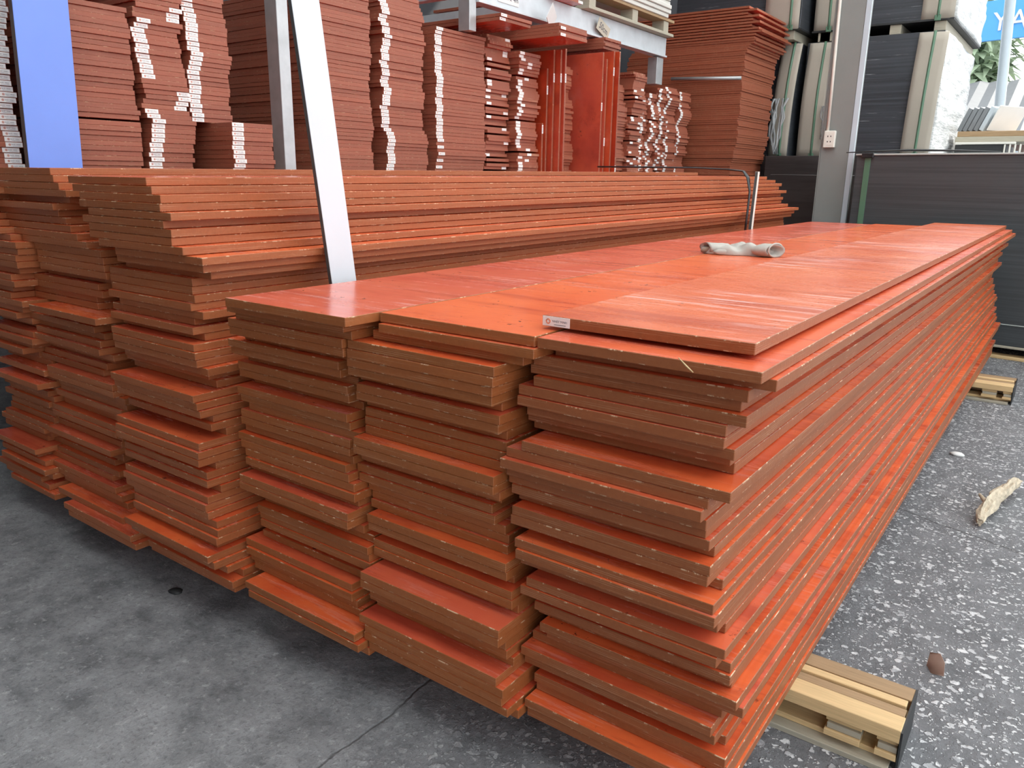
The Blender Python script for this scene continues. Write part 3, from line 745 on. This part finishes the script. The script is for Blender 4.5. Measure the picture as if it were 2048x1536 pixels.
pp = obj('metal_tube', tube_mesh('metal_tube', [(-3.50, 7.435, 2.078), (-2.80, 7.435, 2.046)], 0.016, M['galv'], 10))
tag(pp, 'thin grey metal tube lying across the tall sheet stack', 'tube')

# ------------------------------------------------------------------ steel column with socket and conduit
colm = empty('steel_column', (-1.60, 6.40, 0))
tag(colm, 'grey painted steel column behind the panel stacks', 'column')
def cb(name, x0, x1, y0, y1, z0, z1, m, bev=0.002):
    return box(name, x0 + 1.60, x1 + 1.60, y0 - 6.40, y1 - 6.40, z0, z1, M[m], colm, bev)
cb('front_flange', -1.705, -1.505, 6.300, 6.314, 0, 4.6, 'column')
cb('web', -1.612, -1.598, 6.314, 6.486, 0, 4.6, 'column')
cb('rear_flange', -1.705, -1.505, 6.486, 6.500, 0, 4.6, 'column')
cb('edge_strip', -1.504, -1.466, 6.296, 6.312, 0, 4.6, 'steel_pale')
cb('edge_strip', -1.716, -1.706, 6.302, 6.330, 0, 4.6, 'column')
cb('base_plate', -1.74, -1.46, 6.27, 6.53, 0.0, 0.018, 'column')
sk = empty('wall_socket', (-1.645, 6.299, 1.378))
tag(sk, 'cream double power socket fixed on the grey column', 'socket')
def sb(name, x0, x1, y0, y1, z0, z1, m, bev=0.0):
    return box(name, x0, x1, y0, y1, z0, z1, M[m], sk, bev)
sb('box', -0.040, 0.040, -0.036, 0.0, 0.0, 0.120, 'white_plastic', 0.004)
fp = sb('face_plate', -0.029, 0.029, -0.0375, -0.036, 0.018, 0.104, 'white_plastic', 0.0005)
for zz in (0.042, 0.080):
    for xx in (-0.0105, 0.0105): obj('slot', box_mesh('slot', xx - 0.003, xx + 0.003, -0.0016, -0.0007, zz - 0.023, zz - 0.013, M['dark_hole']), fp)
cd = obj('conduit_pipe', tube_mesh('conduit_pipe', [(-1.668, 6.286, 1.4985), (-1.676, 6.286, 2.0), (-1.694, 6.286, 3.0), (-1.70, 6.286, 4.59)], 0.011, M['white_plastic'], 10))
tag(cd, 'thin white conduit running down the grey column to socket', 'pipe')

# ------------------------------------------------------------------ wrapped packs of dark sheets
def bowed_sheet(w, h, bow, th, mat, name, waves=1.0, seg=14, seed=0):
    """upright sheet in local XZ (0..w, 0..h) facing -Y that bows out in the middle and leans gently"""
    bm = bmesh.new()
    nx = 6
    f_, b_ = [], []
    for j in range(seg + 1):
        t_ = j / seg
        off = -bow * math.sin(math.pi * t_ * waves) + 0.006 * noise.noise((t_ * 3.0, seed, 1.7))
        f_.append([bm.verts.new((w * i / nx, off - 0.012 * math.sin(math.pi * i / nx), h * t_)) for i in range(nx + 1)])
        b_.append([bm.verts.new((w * i / nx, off - 0.012 * math.sin(math.pi * i / nx) + th, h * t_)) for i in range(nx + 1)])
    for j in range(seg):
        for i in range(nx):
            bm.faces.new((f_[j][i], f_[j][i + 1], f_[j + 1][i + 1], f_[j + 1][i]))
            bm.faces.new((b_[j][i + 1], b_[j][i], b_[j + 1][i], b_[j + 1][i + 1]))
        bm.faces.new((f_[j][0], f_[j + 1][0], b_[j + 1][0], b_[j][0]))
        bm.faces.new((f_[j][nx], b_[j][nx], b_[j + 1][nx], f_[j + 1][nx]))
    for i in range(nx):
        bm.faces.new((f_[0][i], b_[0][i], b_[0][i + 1], f_[0][i + 1]))
        bm.faces.new((f_[seg][i], f_[seg][i + 1], b_[seg][i + 1], b_[seg][i]))
    bmesh.ops.recalc_face_normals(bm, faces=bm.faces[:])
    return to_mesh(bm, name, [mat], True)

def wrinkled_face(ln, h, mat, name, seed=0):
    """stretch-film skin in local YZ (0..ln, 0..h) facing +X, with creases"""
    bm = bmesh.new()
    ny, nz = 26, 40
    g, bk = [], []
    for j in range(nz + 1):
        row, rb = [], []
        for i in range(ny + 1):
            y, z = ln * i / ny, h * j / nz
            d = 0.020 * noise.noise((y * 1.2 + seed, z * 7.0, 3.1)) + 0.010 * noise.noise((y * 3.0, z * 22.0, seed + 9.0))
            row.append(bm.verts.new((0.02 + d, y, z)))
            rb.append(bm.verts.new((-0.002, y, z)))
        g.append(row); bk.append(rb)
    for j in range(nz):
        for i in range(ny):
            bm.faces.new((g[j][i], g[j][i + 1], g[j + 1][i + 1], g[j + 1][i]))
    for j in range(nz):
        bm.faces.new((g[j][0], g[j + 1][0], bk[j + 1][0], bk[j][0]))
        bm.faces.new((g[j][ny], bk[j][ny], bk[j + 1][ny], g[j + 1][ny]))
    for i in range(ny):
        bm.faces.new((g[0][i], bk[0][i], bk[0][i + 1], g[0][i + 1]))
        bm.faces.new((g[nz][i], g[nz][i + 1], bk[nz][i + 1], bk[nz][i]))
    bmesh.ops.recalc_face_normals(bm, faces=bm.faces[:])
    return to_mesh(bm, name, [mat], True)

def pack(x0, x1, y0, y1, z0, z1, label, card=None, strap=None, wrap=False, body='pack_black', pallet=True, seed=0, lean=0.0, bow=0.03):
    e = empty('sheet_pack', ((x0 + x1) / 2, (y0 + y1) / 2, z0))
    tag(e, label, 'pack', 'wrapped packs of dark sheets')
    ox, oy = e.location.x, e.location.y
    h = z1 - z0
    zb = 0.0
    if pallet:
        for xx in (x0 + 0.05, (x0 + x1) / 2 - 0.05, x1 - 0.15):
            box('bearer', xx - ox, xx + 0.10 - ox, y0 + 0.01 - oy, y1 - oy, 0, 0.085, M['wood_grey'], e, 0.003)
        box('base_board', x0 - ox - 0.01, x1 - ox + 0.01, y0 - 0.012 - oy, y1 - oy, 0.0855, 0.103, M['black_paint'], e, 0.002)
        zb = 0.1035
    box('sheets', x0 - ox, x1 - ox, y0 - oy, y1 - oy, zb, h - 0.004, M[body], e, 0.004)
    if card:
        obj('cardboard_cover', bowed_sheet(card[1] - card[0], h - zb - 0.01, bow, 0.006, M['cardboard'], 'cardboard_cover', 1.0, 14, seed), e, (card[0] - ox, y0 - 0.010 - oy, zb), (0, lean, 0))
    if strap:
        obj('strap', bowed_sheet(0.026, h - zb - 0.004, bow + 0.003, 0.003, M['green_strap'], 'strap', 1.0, 14, seed), e, (strap - ox, y0 - 0.020 - oy, zb), (0, lean, 0))
        box('strap_seal', strap - 0.012 - ox, strap + 0.040 - ox, y0 - 0.03 - oy, y0 - 0.006 - oy, max(zb - 0.02, 0.001), zb + 0.03, M['green_strap'], e, 0.003)
    if wrap:
        obj('stretch_wrap', wrinkled_face(y1 - y0, h - zb - 0.01, M['film_wrap'], 'stretch_wrap', seed), e, (x1 - ox + 0.001, -(y1 - y0) / 2, zb))
    return e
# base row, hidden at floor level by the red stacks
pack(-4.10, -2.78, 7.47, 8.40, 0, 1.10, 'low dark pack carrying the tall red sheet stack', pallet=False, body='pack_brown', seed=1)
pack(-2.76, -1.345, 8.20, 10.6, 0, 1.380, 'dark figured pack on the floor behind the grey column', pallet=False, body='pack_brown', seed=2)
pack(-4.10, -2.78, 8.42, 10.6, 0, 1.380, 'dark floor pack behind the tall red sheet stack', pallet=False, body='pack_brown', seed=2)
# tier above
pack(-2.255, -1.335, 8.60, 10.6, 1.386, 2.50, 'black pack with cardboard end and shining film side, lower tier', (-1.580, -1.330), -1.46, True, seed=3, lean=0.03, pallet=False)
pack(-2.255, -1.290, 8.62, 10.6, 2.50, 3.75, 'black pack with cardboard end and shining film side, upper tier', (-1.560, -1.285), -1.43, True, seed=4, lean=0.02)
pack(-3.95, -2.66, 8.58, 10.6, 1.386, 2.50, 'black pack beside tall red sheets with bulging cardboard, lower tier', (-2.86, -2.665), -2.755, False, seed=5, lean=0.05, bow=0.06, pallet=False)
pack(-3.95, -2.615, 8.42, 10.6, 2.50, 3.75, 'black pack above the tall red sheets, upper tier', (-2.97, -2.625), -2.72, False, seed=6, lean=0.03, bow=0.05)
pack(-2.60, -2.33, 8.70, 10.6, 1.386, 2.50, 'narrow cardboard-ended pack behind the column, lower tier', (-2.600, -2.345), -2.46, False, seed=7, lean=0.025, bow=0.05, pallet=False)
pack(-2.56, -2.32, 8.70, 10.6, 2.50, 3.75, 'narrow cardboard-ended pack behind the column, upper tier', (-2.555, -2.335), -2.42, False, seed=8, lean=0.02, bow=0.05)

def torn_film(loc, h, w, label, seed):
    rg = random.Random(seed)
    bm = bmesh.new()
    for s in range(7):
        x0 = rg.uniform(-w, w) * 0.5
        pts = []
        for j in range(7):
            t_ = j / 6
            pts.append((x0 * (1 - t_ * 0.6) + rg.uniform(-1, 1) * w * 0.18, rg.uniform(-0.02, 0.02), h * (1 - t_)))
        a = [bm.verts.new(p) for p in pts]
        wd = w * rg.uniform(0.06, 0.16)
        b = [bm.verts.new((p[0] + wd, p[1] + rg.uniform(-0.01, 0.01), p[2])) for p in pts]
        for j in range(6): bm.faces.new((a[j], b[j], b[j + 1], a[j + 1]))
    o = obj('torn_film', to_mesh(bm, 'torn_film', [M['torn']], True), None, loc)
    m_ = o.modifiers.new('thickness', 'SOLIDIFY'); m_.thickness = 0.001
    tag(o, label, 'plastic film')
torn_film((-2.775, 8.46, 1.40), 0.55, 0.15, 'torn clear film hanging on the bulging cardboard', 2)
torn_film((-2.33, 8.60, 1.55), 0.32, 0.10, 'scrap of clear film hanging beside the grey column', 5)

# big low pack of grey sheets
gp = empty('sheet_pack', (-0.30, 6.62, 0), math.radians(-7))
tag(gp, 'large dark grey sheet pack with green strap on a timber pallet', 'pack', 'wrapped packs of dark sheets')
GL, GW, GD = -1.05, 1.55, 1.22
def gb(name, x0, x1, y0, y1, z0, z1, m, bev=0.003): return box(name, x0, x1, y0, y1, z0, z1, M[m], gp, bev)
for yy in (-0.58, -0.05, 0.48): gb('pallet_plank', GL, GW, yy, yy + 0.10, 0.0, 0.022, 'wood_pale')
for xx in (GL, -0.25, 0.62, GW - 0.10):
    gb('pallet_block', xx, xx + 0.10, -0.56, 0.58, 0.0222, 0.075, 'black_paint')
gb('pallet_board', GL, GW, -0.585, 0.60, 0.0755, 0.092, 'wood_grey')
gb('sheets', GL, GW, -0.58, 0.60, 0.0925, 0.230, 'pack_grey')
gb('divider_sheet', GL - 0.003, GW + 0.003, -0.584, 0.602, 0.2302, 0.236, 'pack_top', 0.001)
gb('sheets', GL, GW, -0.58, 0.60, 0.2362, 1.318, 'pack_grey')
gb('top_sheet', GL - 0.006, GW + 0.006, -0.592, 0.605, 1.3182, 1.330, 'pack_top', 0.002)
gb('strap', -0.990, -0.950, -0.5865, -0.5808, 0.02, 1.332, 'green_strap', 0.0005)
gb('strap', -0.990, -0.950, -0.592, 0.60, 1.3305, 1.334, 'green_strap', 0.0005)
gb('strap_seal', -1.010, -0.930, -0.606, -0.585, 1.30, 1.336, 'black_strap')
lf = obj('lifted_film', tube_mesh('lifted_film', [(-1.12, -0.60, 1.338), (-0.95, -0.58, 1.345), (-0.7, -0.56, 1.352), (-0.4, -0.56, 1.346), (-0.15, -0.57, 1.336)], [0.006, 0.012, 0.016, 0.012, 0.004], M['black_strap'], 8, flat=0.5), gp)
# dark pack between column and grey pack
pack(-2.30, -1.52, 7.0, 8.1, 0, 1.19, 'small dark figured pack standing behind the grey column', pallet=False, body='pack_brown', seed=9)

# ------------------------------------------------------------------ yard beyond the packs
base = empty('crate_stack', (-0.85, 10.05, 0))
tag(base, 'black crates with white rails stacked beyond the grey pack', 'crate')
def kb(name, x0, x1, y0, y1, z0, z1, m, bev=0.004): return box(name, x0 + 0.85, x1 + 0.85, y0 - 10.05, y1 - 10.05, z0, z1, M[m], base, bev)
kb('crate_body', -1.20, -0.60, 9.6, 10.5, 0.0, 1.36, 'grey_panel')
kb('tray', -1.24, -0.78, 9.58, 10.5, 1.362, 1.52, 'black_paint')
kb('rail', -1.24, -0.70, 9.565, 9.60, 1.522, 1.545, 'white_plastic')
for i in range(5): kb('rail_post', -0.80 + 0.045 * i, -0.785 + 0.045 * i, 9.57, 9.60, 1.362, 1.5215, 'white_plastic')
kb('rail', -0.81, -0.60, 9.565, 9.60, 1.362, 1.395, 'white_plastic')
kb('plank', -1.25, -0.62, 9.6, 10.4, 1.5455, 1.60, 'wood_grey')
kb('plank', -1.24, -0.60, 9.62, 10.3, 1.6005, 1.655, 'wood_brown')
tb = empty('panel_bundle', (-0.90, 9.98, 1.672), -0.5)
tag(tb, 'leaning bundle of grey panels with a white face on the crates', 'panels')
for i in range(5):
    o = box('panel', -0.33 + 0.062 * i, -0.28 + 0.062 * i, -0.22, 0.22, 0.0, 0.25, M['grey_panel'] if i < 4 else M['steel_pale'], tb, 0.003, (0, 0.42, 0))
o = box('white_face', 0.005, 0.017, -0.22, 0.24, 0.0, 0.26, M['paper'], tb, 0.002, (0, 0.42, 0))

ps = obj('yard_post', tube_mesh('yard_post', [(-0.985, 11.0, 0.0), (-1.02, 11.0, 1.85), (-1.105, 11.05, 3.2), (-1.20, 11.05, 4.6)], 0.055, M['steel_pale'], 12))
tag(ps, 'pale steel post rising beyond the wrapped packs', 'post')
sg = obj('shop_sign', box_mesh('shop_sign', -1.9, 1.6, -0.05, 0.05, -0.34, 0.34, M['sign_blue']), None, (-1.55, 17.6, 4.02), (0, 0, -0.25))
tag(sg, 'blue shop sign with white letters in the sunlit yard', 'sign')
obj('lettering', text_mesh('YAC', 0.46, M['paper'], 0.01), sg, (0.02, -0.062, -0.05), (math.pi / 2, 0, 0))
spst = tube_mesh('sign_post', [(0, 0, -4.02), (0, 0, -0.34)], 0.06, M['steel_pale'], 10)
obj('sign_post', spst, sg, (0.9, 0.0, 0.0)); obj('sign_post', spst, sg, (-1.2, 0.0, 0.0))

sh = empty('shed', (0.0, 21.0, 0))
tag(sh, 'low shed with grey ribbed roof across the yard', 'shed')
bm = bmesh.new()
pr, pr2 = [], []
nr = 60
for i in range(nr + 1):
    x = -6 + 12 * i / nr
    dz = 0.05 * (i % 2)
    pr.append((bm.verts.new((x, -1.6, 2.05 + dz)), bm.verts.new((x, 1.6, 3.45 + dz))))
    pr2.append((bm.verts.new((x, -1.6, 1.97 + dz)), bm.verts.new((x, 1.6, 3.37 + dz))))
for i in range(nr):
    bm.faces.new((pr[i][0], pr[i + 1][0], pr[i + 1][1], pr[i][1]))
    bm.faces.new((pr2[i + 1][0], pr2[i][0], pr2[i][1], pr2[i + 1][1]))
    bm.faces.new((pr[i][0], pr2[i][0], pr2[i + 1][0], pr[i + 1][0]))
    bm.faces.new((pr[i][1], pr[i + 1][1], pr2[i + 1][1], pr2[i][1]))
obj('roof', to_mesh(bm, 'roof', [M['shed_roof']]), sh)
box('wall', -5.6, 5.6, -0.9, 1.4, 0.0, 1.99, M['shed_wall'], sh)
for xx in (-2.6, -1.2, 0.4, 1.6): box('window', xx, xx + 0.7, -0.93, -0.899, 0.9, 1.65, M['grey_panel'], sh)
fn = empty('yard_fence', (-0.3, 14.0, 0))
tag(fn, 'pale steel railing before the far shed', 'fence')
for zz in (1.15, 1.45): box('rail', -1.2, 2.2, -0.02, 0.02, zz, zz + 0.06, M['steel_pale'], fn)
for i in range(8): box('post', -1.2 + 0.47 * i, -1.15 + 0.47 * i, -0.025, 0.025, 0, 1.6, M['steel_pale'], fn)

def bush(name, loc, h, r, nleaf, label, seed, trunk=0.08):
    rg = random.Random(seed)
    e = empty(name, loc)
    tag(e, label, 'tree')
    obj('trunk', tube_mesh('trunk', [(0, 0, 0), (0.05, 0, h * 0.35), (0.0, 0.03, h * 0.62)], [trunk, trunk * 0.8, trunk * 0.5], M['bark'], 8), e)
    bm = bmesh.new()
    for i in range(nleaf):
        a, el = rg.uniform(0, 2 * math.pi), rg.uniform(-0.3, 1.2)
        d = Vector((math.cos(a) * math.cos(el), math.sin(a) * math.cos(el), math.sin(el)))
        s = Vector((-math.sin(a), math.cos(a), 0)) * rg.uniform(0.07, 0.15)
        ln = r * rg.uniform(0.6, 1.1)
        p0 = Vector((rg.uniform(-0.3, 0.3) * r, rg.uniform(-0.3, 0.3) * r, h * rg.uniform(0.45, 0.75)))
        pts = [p0, p0 + d * ln * 0.5 + Vector((0, 0, 0.08)), p0 + d * ln - Vector((0, 0, ln * 0.25))]
        v = [bm.verts.new(pts[0]), bm.verts.new(pts[1] + s), bm.verts.new(pts[1] - s), bm.verts.new(pts[2])]
        bm.faces.new((v[0], v[2], v[1])); bm.faces.new((v[1], v[2], v[3]))
    o = obj('foliage', to_mesh(bm, 'foliage', [M['foliage']]), e)
    tag(o, kind='stuff')
bush('palm_tree', (-2.95, 24.6, 0), 7.4, 1.25, 700, 'pale green palm-like tree behind the ribbed shed roof', 3)
bush('yard_tree', (-0.7, 26.2, 0), 7.2, 1.1, 320, 'leafy tree beside the pale steel post, behind the shed', 7)

# ------------------------------------------------------------------ crumpled work glove on the middle stack
GZ = BH + len(STACKS['M']) * T + 0.0
def loft(name, rings, mat, close0=True, close1=True, amp=0.0, seed=0.0, freq=28.0, seg=26, floor=0.0):
    """rings: (cx, cy, cz, half width along the cross axis, half height, heading)"""
    bm = bmesh.new()
    rs = []
    for (cx, cy, cz, a, b, hd) in rings:
        cs, sn = math.cos(hd), math.sin(hd)
        row = []
        for k in range(seg):
            th = 2 * math.pi * k / seg
            u, w_ = a * math.cos(th), b * math.sin(th)
            p = Vector((cx - sn * u, cy + cs * u, cz + w_))
            if amp:
                nv = noise.noise_vector((p.x * freq + seed, p.y * freq, p.z * freq * 0.7))
                p += nv * amp
            p.z = max(p.z, floor + 0.0006)
            row.append(bm.verts.new(p))
        rs.append(row)
    for r0, r1 in zip(rs, rs[1:]):
        for k in range(seg): bm.faces.new((r0[k], r0[(k + 1) % seg], r1[(k + 1) % seg], r1[k]))
    if close0: bm.faces.new(rs[0][::-1])
    if close1: bm.faces.new(rs[-1])
    bmesh.ops.recalc_face_normals(bm, faces=bm.faces[:])
    return to_mesh(bm, name, [mat], True)
gl = empty('work_glove', (-1.045, 2.865, GZ), 0.06)
gl.scale = (1.10, 1.15, 1.10)
tag(gl, 'crumpled grey fabric work glove lying on the middle panel stack', 'glove')
def cloth_mound():
    """flattened crumpled cloth: top sheet with folds over a flat underside, one closed surface"""
    bm = bmesh.new()
    na, nr = 56, 16
    def edge_r(a):
        return 1.0 + 0.16 * math.sin(2 * a + 0.6) + 0.10 * math.sin(3 * a + 2.0) + 0.05 * math.sin(7 * a)
    rows = []
    for j in range(1, nr + 1):
        r = j / nr
        row = []
        for k in range(na):
            a = 2 * math.pi * k / na
            x, y = 0.104 * r * edge_r(a) * math.cos(a) + 0.012, 0.060 * r * edge_r(a) * math.sin(a) + 0.004
            dome = max(0.0, 1 - r ** 3.2) ** 0.55
            fold = 0.5 + 0.5 * math.sin(x * 62 + 2.4 * noise.noise((x * 18, y * 22, 0.5)) + y * 38)
            z = dome * (0.022 + 0.020 * fold * (0.4 + 0.6 * r) + 0.008 * noise.noise((x * 30, y * 34, 4.0))) + 0.004
            row.append(bm.verts.new((x, y, max(z, 0.0008))))
        rows.append(row)
    top = bm.verts.new((0.012, 0.004, 0.034))
    for k in range(na): bm.faces.new((top, rows[0][k], rows[0][(k + 1) % na]))
    for r0, r1 in zip(rows, rows[1:]):
        for k in range(na): bm.faces.new((r0[k], r1[k], r1[(k + 1) % na], r0[(k + 1) % na]))
    low = [bm.verts.new((v.co.x * 0.985, v.co.y * 0.985, 0.0003)) for v in rows[-1]]
    for k in range(na): bm.faces.new((rows[-1][k], low[k], low[(k + 1) % na], rows[-1][(k + 1) % na]))
    bm.faces.new(low[::-1])
    bmesh.ops.recalc_face_normals(bm, faces=bm.faces[:])
    return to_mesh(bm, 'palm', [M['cloth']], True)
obj('palm', cloth_mound(), gl)
cuff = []
for (xx, a, b) in ((0.085, 0.034, 0.016), (0.098, 0.038, 0.020), (0.118, 0.041, 0.0225), (0.134, 0.041, 0.0225), (0.140, 0.0395, 0.0215), (0.136, 0.034, 0.017), (0.118, 0.030, 0.013), (0.095, 0.024, 0.009), (0.082, 0.004, 0.003)):
    cuff.append((xx, -0.012 - (xx - 0.07) * 0.12, 0.0215, a, b, -0.55))
obj('cuff', loft('cuff', cuff, M['cloth'], False, True, 0.0035, 8.0, 36.0), gl)
hem = []
for i in range(25):
    th = 2 * math.pi * i / 24
    hem.append((0.139 + 0.55 * 0.041 * math.cos(th) * 0.6, -0.020 + 0.040 * math.cos(th) * 0.85, 0.0235 + 0.0215 * math.sin(th)))
obj('hem', tube_mesh('hem', hem, 0.0032, M['cloth'], 6), gl)
fold = []
for (xx, a, b) in ((-0.030, 0.030, 0.013), (-0.050, 0.036, 0.017), (-0.078, 0.038, 0.0185), (-0.100, 0.036, 0.018), (-0.108, 0.033, 0.016), (-0.102, 0.027, 0.012), (-0.085, 0.021, 0.008), (-0.06, 0.003, 0.002)):
    fold.append((xx * 0.75 - 0.012, 0.012 + (xx + 0.03) * 0.62, 0.0195, a, b, 0.80))
obj('folded_cuff', loft('folded_cuff', fold, M['cloth'], False, True, 0.007, 15.0, 26.0), gl)
for i, (y0, bend, ln) in enumerate(((-0.030, -0.30, 0.060), (-0.010, -0.10, 0.070), (0.012, 0.12, 0.066), (0.032, 0.35, 0.054))):
    rr = []
    for j in range(8):
        t_ = j / 7
        rr.append((-0.045 - ln * t_ * math.cos(bend), y0 + ln * t_ * math.sin(bend), 0.010 + 0.006 * math.sin(math.pi * t_), 0.0100 * (1 - 0.25 * t_) * (1 if j < 7 else 0.5), 0.0088 * (1 if j < 7 else 0.5), math.pi - bend))
    obj('finger', loft('finger', rr, M['cloth_dirty'] if i == 0 else M['cloth'], True, True, 0.0025, i * 4.0, 40.0, 12), gl)
rr = [(0.00 - 0.012 * j, -0.040 - 0.006 * j, 0.010, 0.0105 if j < 4 else 0.006, 0.009 if j < 4 else 0.005, 2.6) for j in range(5)]
obj('thumb', loft('thumb', rr, M['cloth'], True, True, 0.002, 33.0, 40.0, 12), gl)

# ------------------------------------------------------------------ litter on the yard floor
tw = empty('dry_stick', (-0.09, 3.15, 0))
tag(tw, 'short pale dry stick lying on the yard concrete', 'stick')
_path = [Vector(q) for q in ((-0.035, -0.235, 0.020), (-0.036, -0.17, 0.028), (-0.028, -0.09, 0.034), (-0.010, 0.0, 0.040), (0.012, 0.10, 0.042), (0.026, 0.17, 0.042), (0.038, 0.22, 0.040))]
_rad = [0.011, 0.021, 0.025, 0.024, 0.021, 0.020, 0.017]
bm = bmesh.new()
_rings = []
for i in range(37):
    f_ = i / 36 * 6
    a = min(int(f_), 5); u = f_ - a
    c_ = _path[a].lerp(_path[a + 1], u); r_ = _rad[a] * (1 - u) + _rad[a + 1] * u
    row = []
    for k in range(14):
        th = 2 * math.pi * k / 14
        q = Vector((math.cos(th), 0, math.sin(th)))
        rr_ = r_ * (1 + 0.55 * noise.noise((q.x * 2.2, c_.y * 7.0, q.z * 2.2)) + 0.22 * noise.noise((q.x * 5, c_.y * 40.0, q.z * 5)))
        w_ = c_ + q * rr_
        if i in (0, 36): w_.y += 0.014 * noise.noise((k * 1.7, i, 2.0))
        w_.z = max(w_.z, 0.001)
        row.append(bm.verts.new(w_))
    _rings.append(row)
for r0, r1 in zip(_rings, _rings[1:]):
    for k in range(14): bm.faces.new((r0[k], r0[(k + 1) % 14], r1[(k + 1) % 14], r1[k]))
bm.faces.new(_rings[0]); bm.faces.new(_rings[-1])
bmesh.ops.recalc_face_normals(bm, faces=bm.faces[:])
obj('stem', to_mesh(bm, 'stem', [M['bark']]), tw)
obj('twig_stub', tube_mesh('twig_stub', [(-0.024, -0.07, 0.03), (-0.048, -0.045, 0.04), (-0.062, -0.02, 0.045)], [0.011, 0.008, 0.005], M['bark'], 7), tw)
bm = bmesh.new()
ring = [(0.0, -0.034, 0.001), (0.017, -0.014, 0.010), (0.021, 0.010, 0.013), (0.006, 0.034, 0.006), (-0.014, 0.012, 0.004), (-0.016, -0.012, 0.003)]
mid = [bm.verts.new((0.002, y, 0.002)) for y in (-0.03, -0.01, 0.012, 0.032)]
rv = [bm.verts.new(p) for p in ring]
for f in ((rv[0], rv[1], mid[1], mid[0]), (rv[1], rv[2], mid[2], mid[1]), (rv[2], rv[3], mid[3], mid[2]), (rv[3], rv[4], mid[2], mid[3]), (rv[4], rv[5], mid[1], mid[2]), (rv[5], rv[0], mid[0], mid[1])):
    bm.faces.new(f)
bmesh.ops.recalc_face_normals(bm, faces=bm.faces[:])
dl = obj('fallen_leaf', to_mesh(bm, 'fallen_leaf', [M['dry_leaf']], True), None, (-0.117, 1.930, 0.012), (0.25, -0.75, 0.5))
dl.scale = (1.25, 1.0, 1.25)
m_ = dl.modifiers.new('thickness', 'SOLIDIFY'); m_.thickness = 0.0008
tag(dl, 'small curled brown leaf on the concrete near the bearer', 'leaf')

sp = obj('wood_splinter', tube_mesh('wood_splinter', [(-0.472, 1.090, 0.8740), (-0.458, 1.088, 0.864), (-0.446, 1.089, 0.855)], [0.0008, 0.0016, 0.0009], M['wood_pale'], 5))
tag(sp, 'thin pale wood splinter clinging to the second panel end', 'splinter')
def chip(loc, r, mat, label):
    bm = bmesh.new()
    bmesh.ops.create_icosphere(bm, subdivisions=2, radius=r)
    for v in bm.verts:
        v.co *= 1 + 0.35 * noise.noise(v.co * (1.2 / r))
        v.co.x *= 1.5; v.co.z = max(v.co.z * 0.5, -r * 0.22)
    o = obj('stone_chip', to_mesh(bm, 'stone_chip', [mat], True), None, (loc[0], loc[1], r * 0.22), (0, 0, 0.4))
    tag(o, label, 'chip')
chip((-0.286, 3.70), 0.020, M['paper'], 'small white stone chip on the concrete beyond the stick')
chip((-1.895, 1.03), 0.014, M['black_paint'], 'small black chip on the floor below the tall stack')
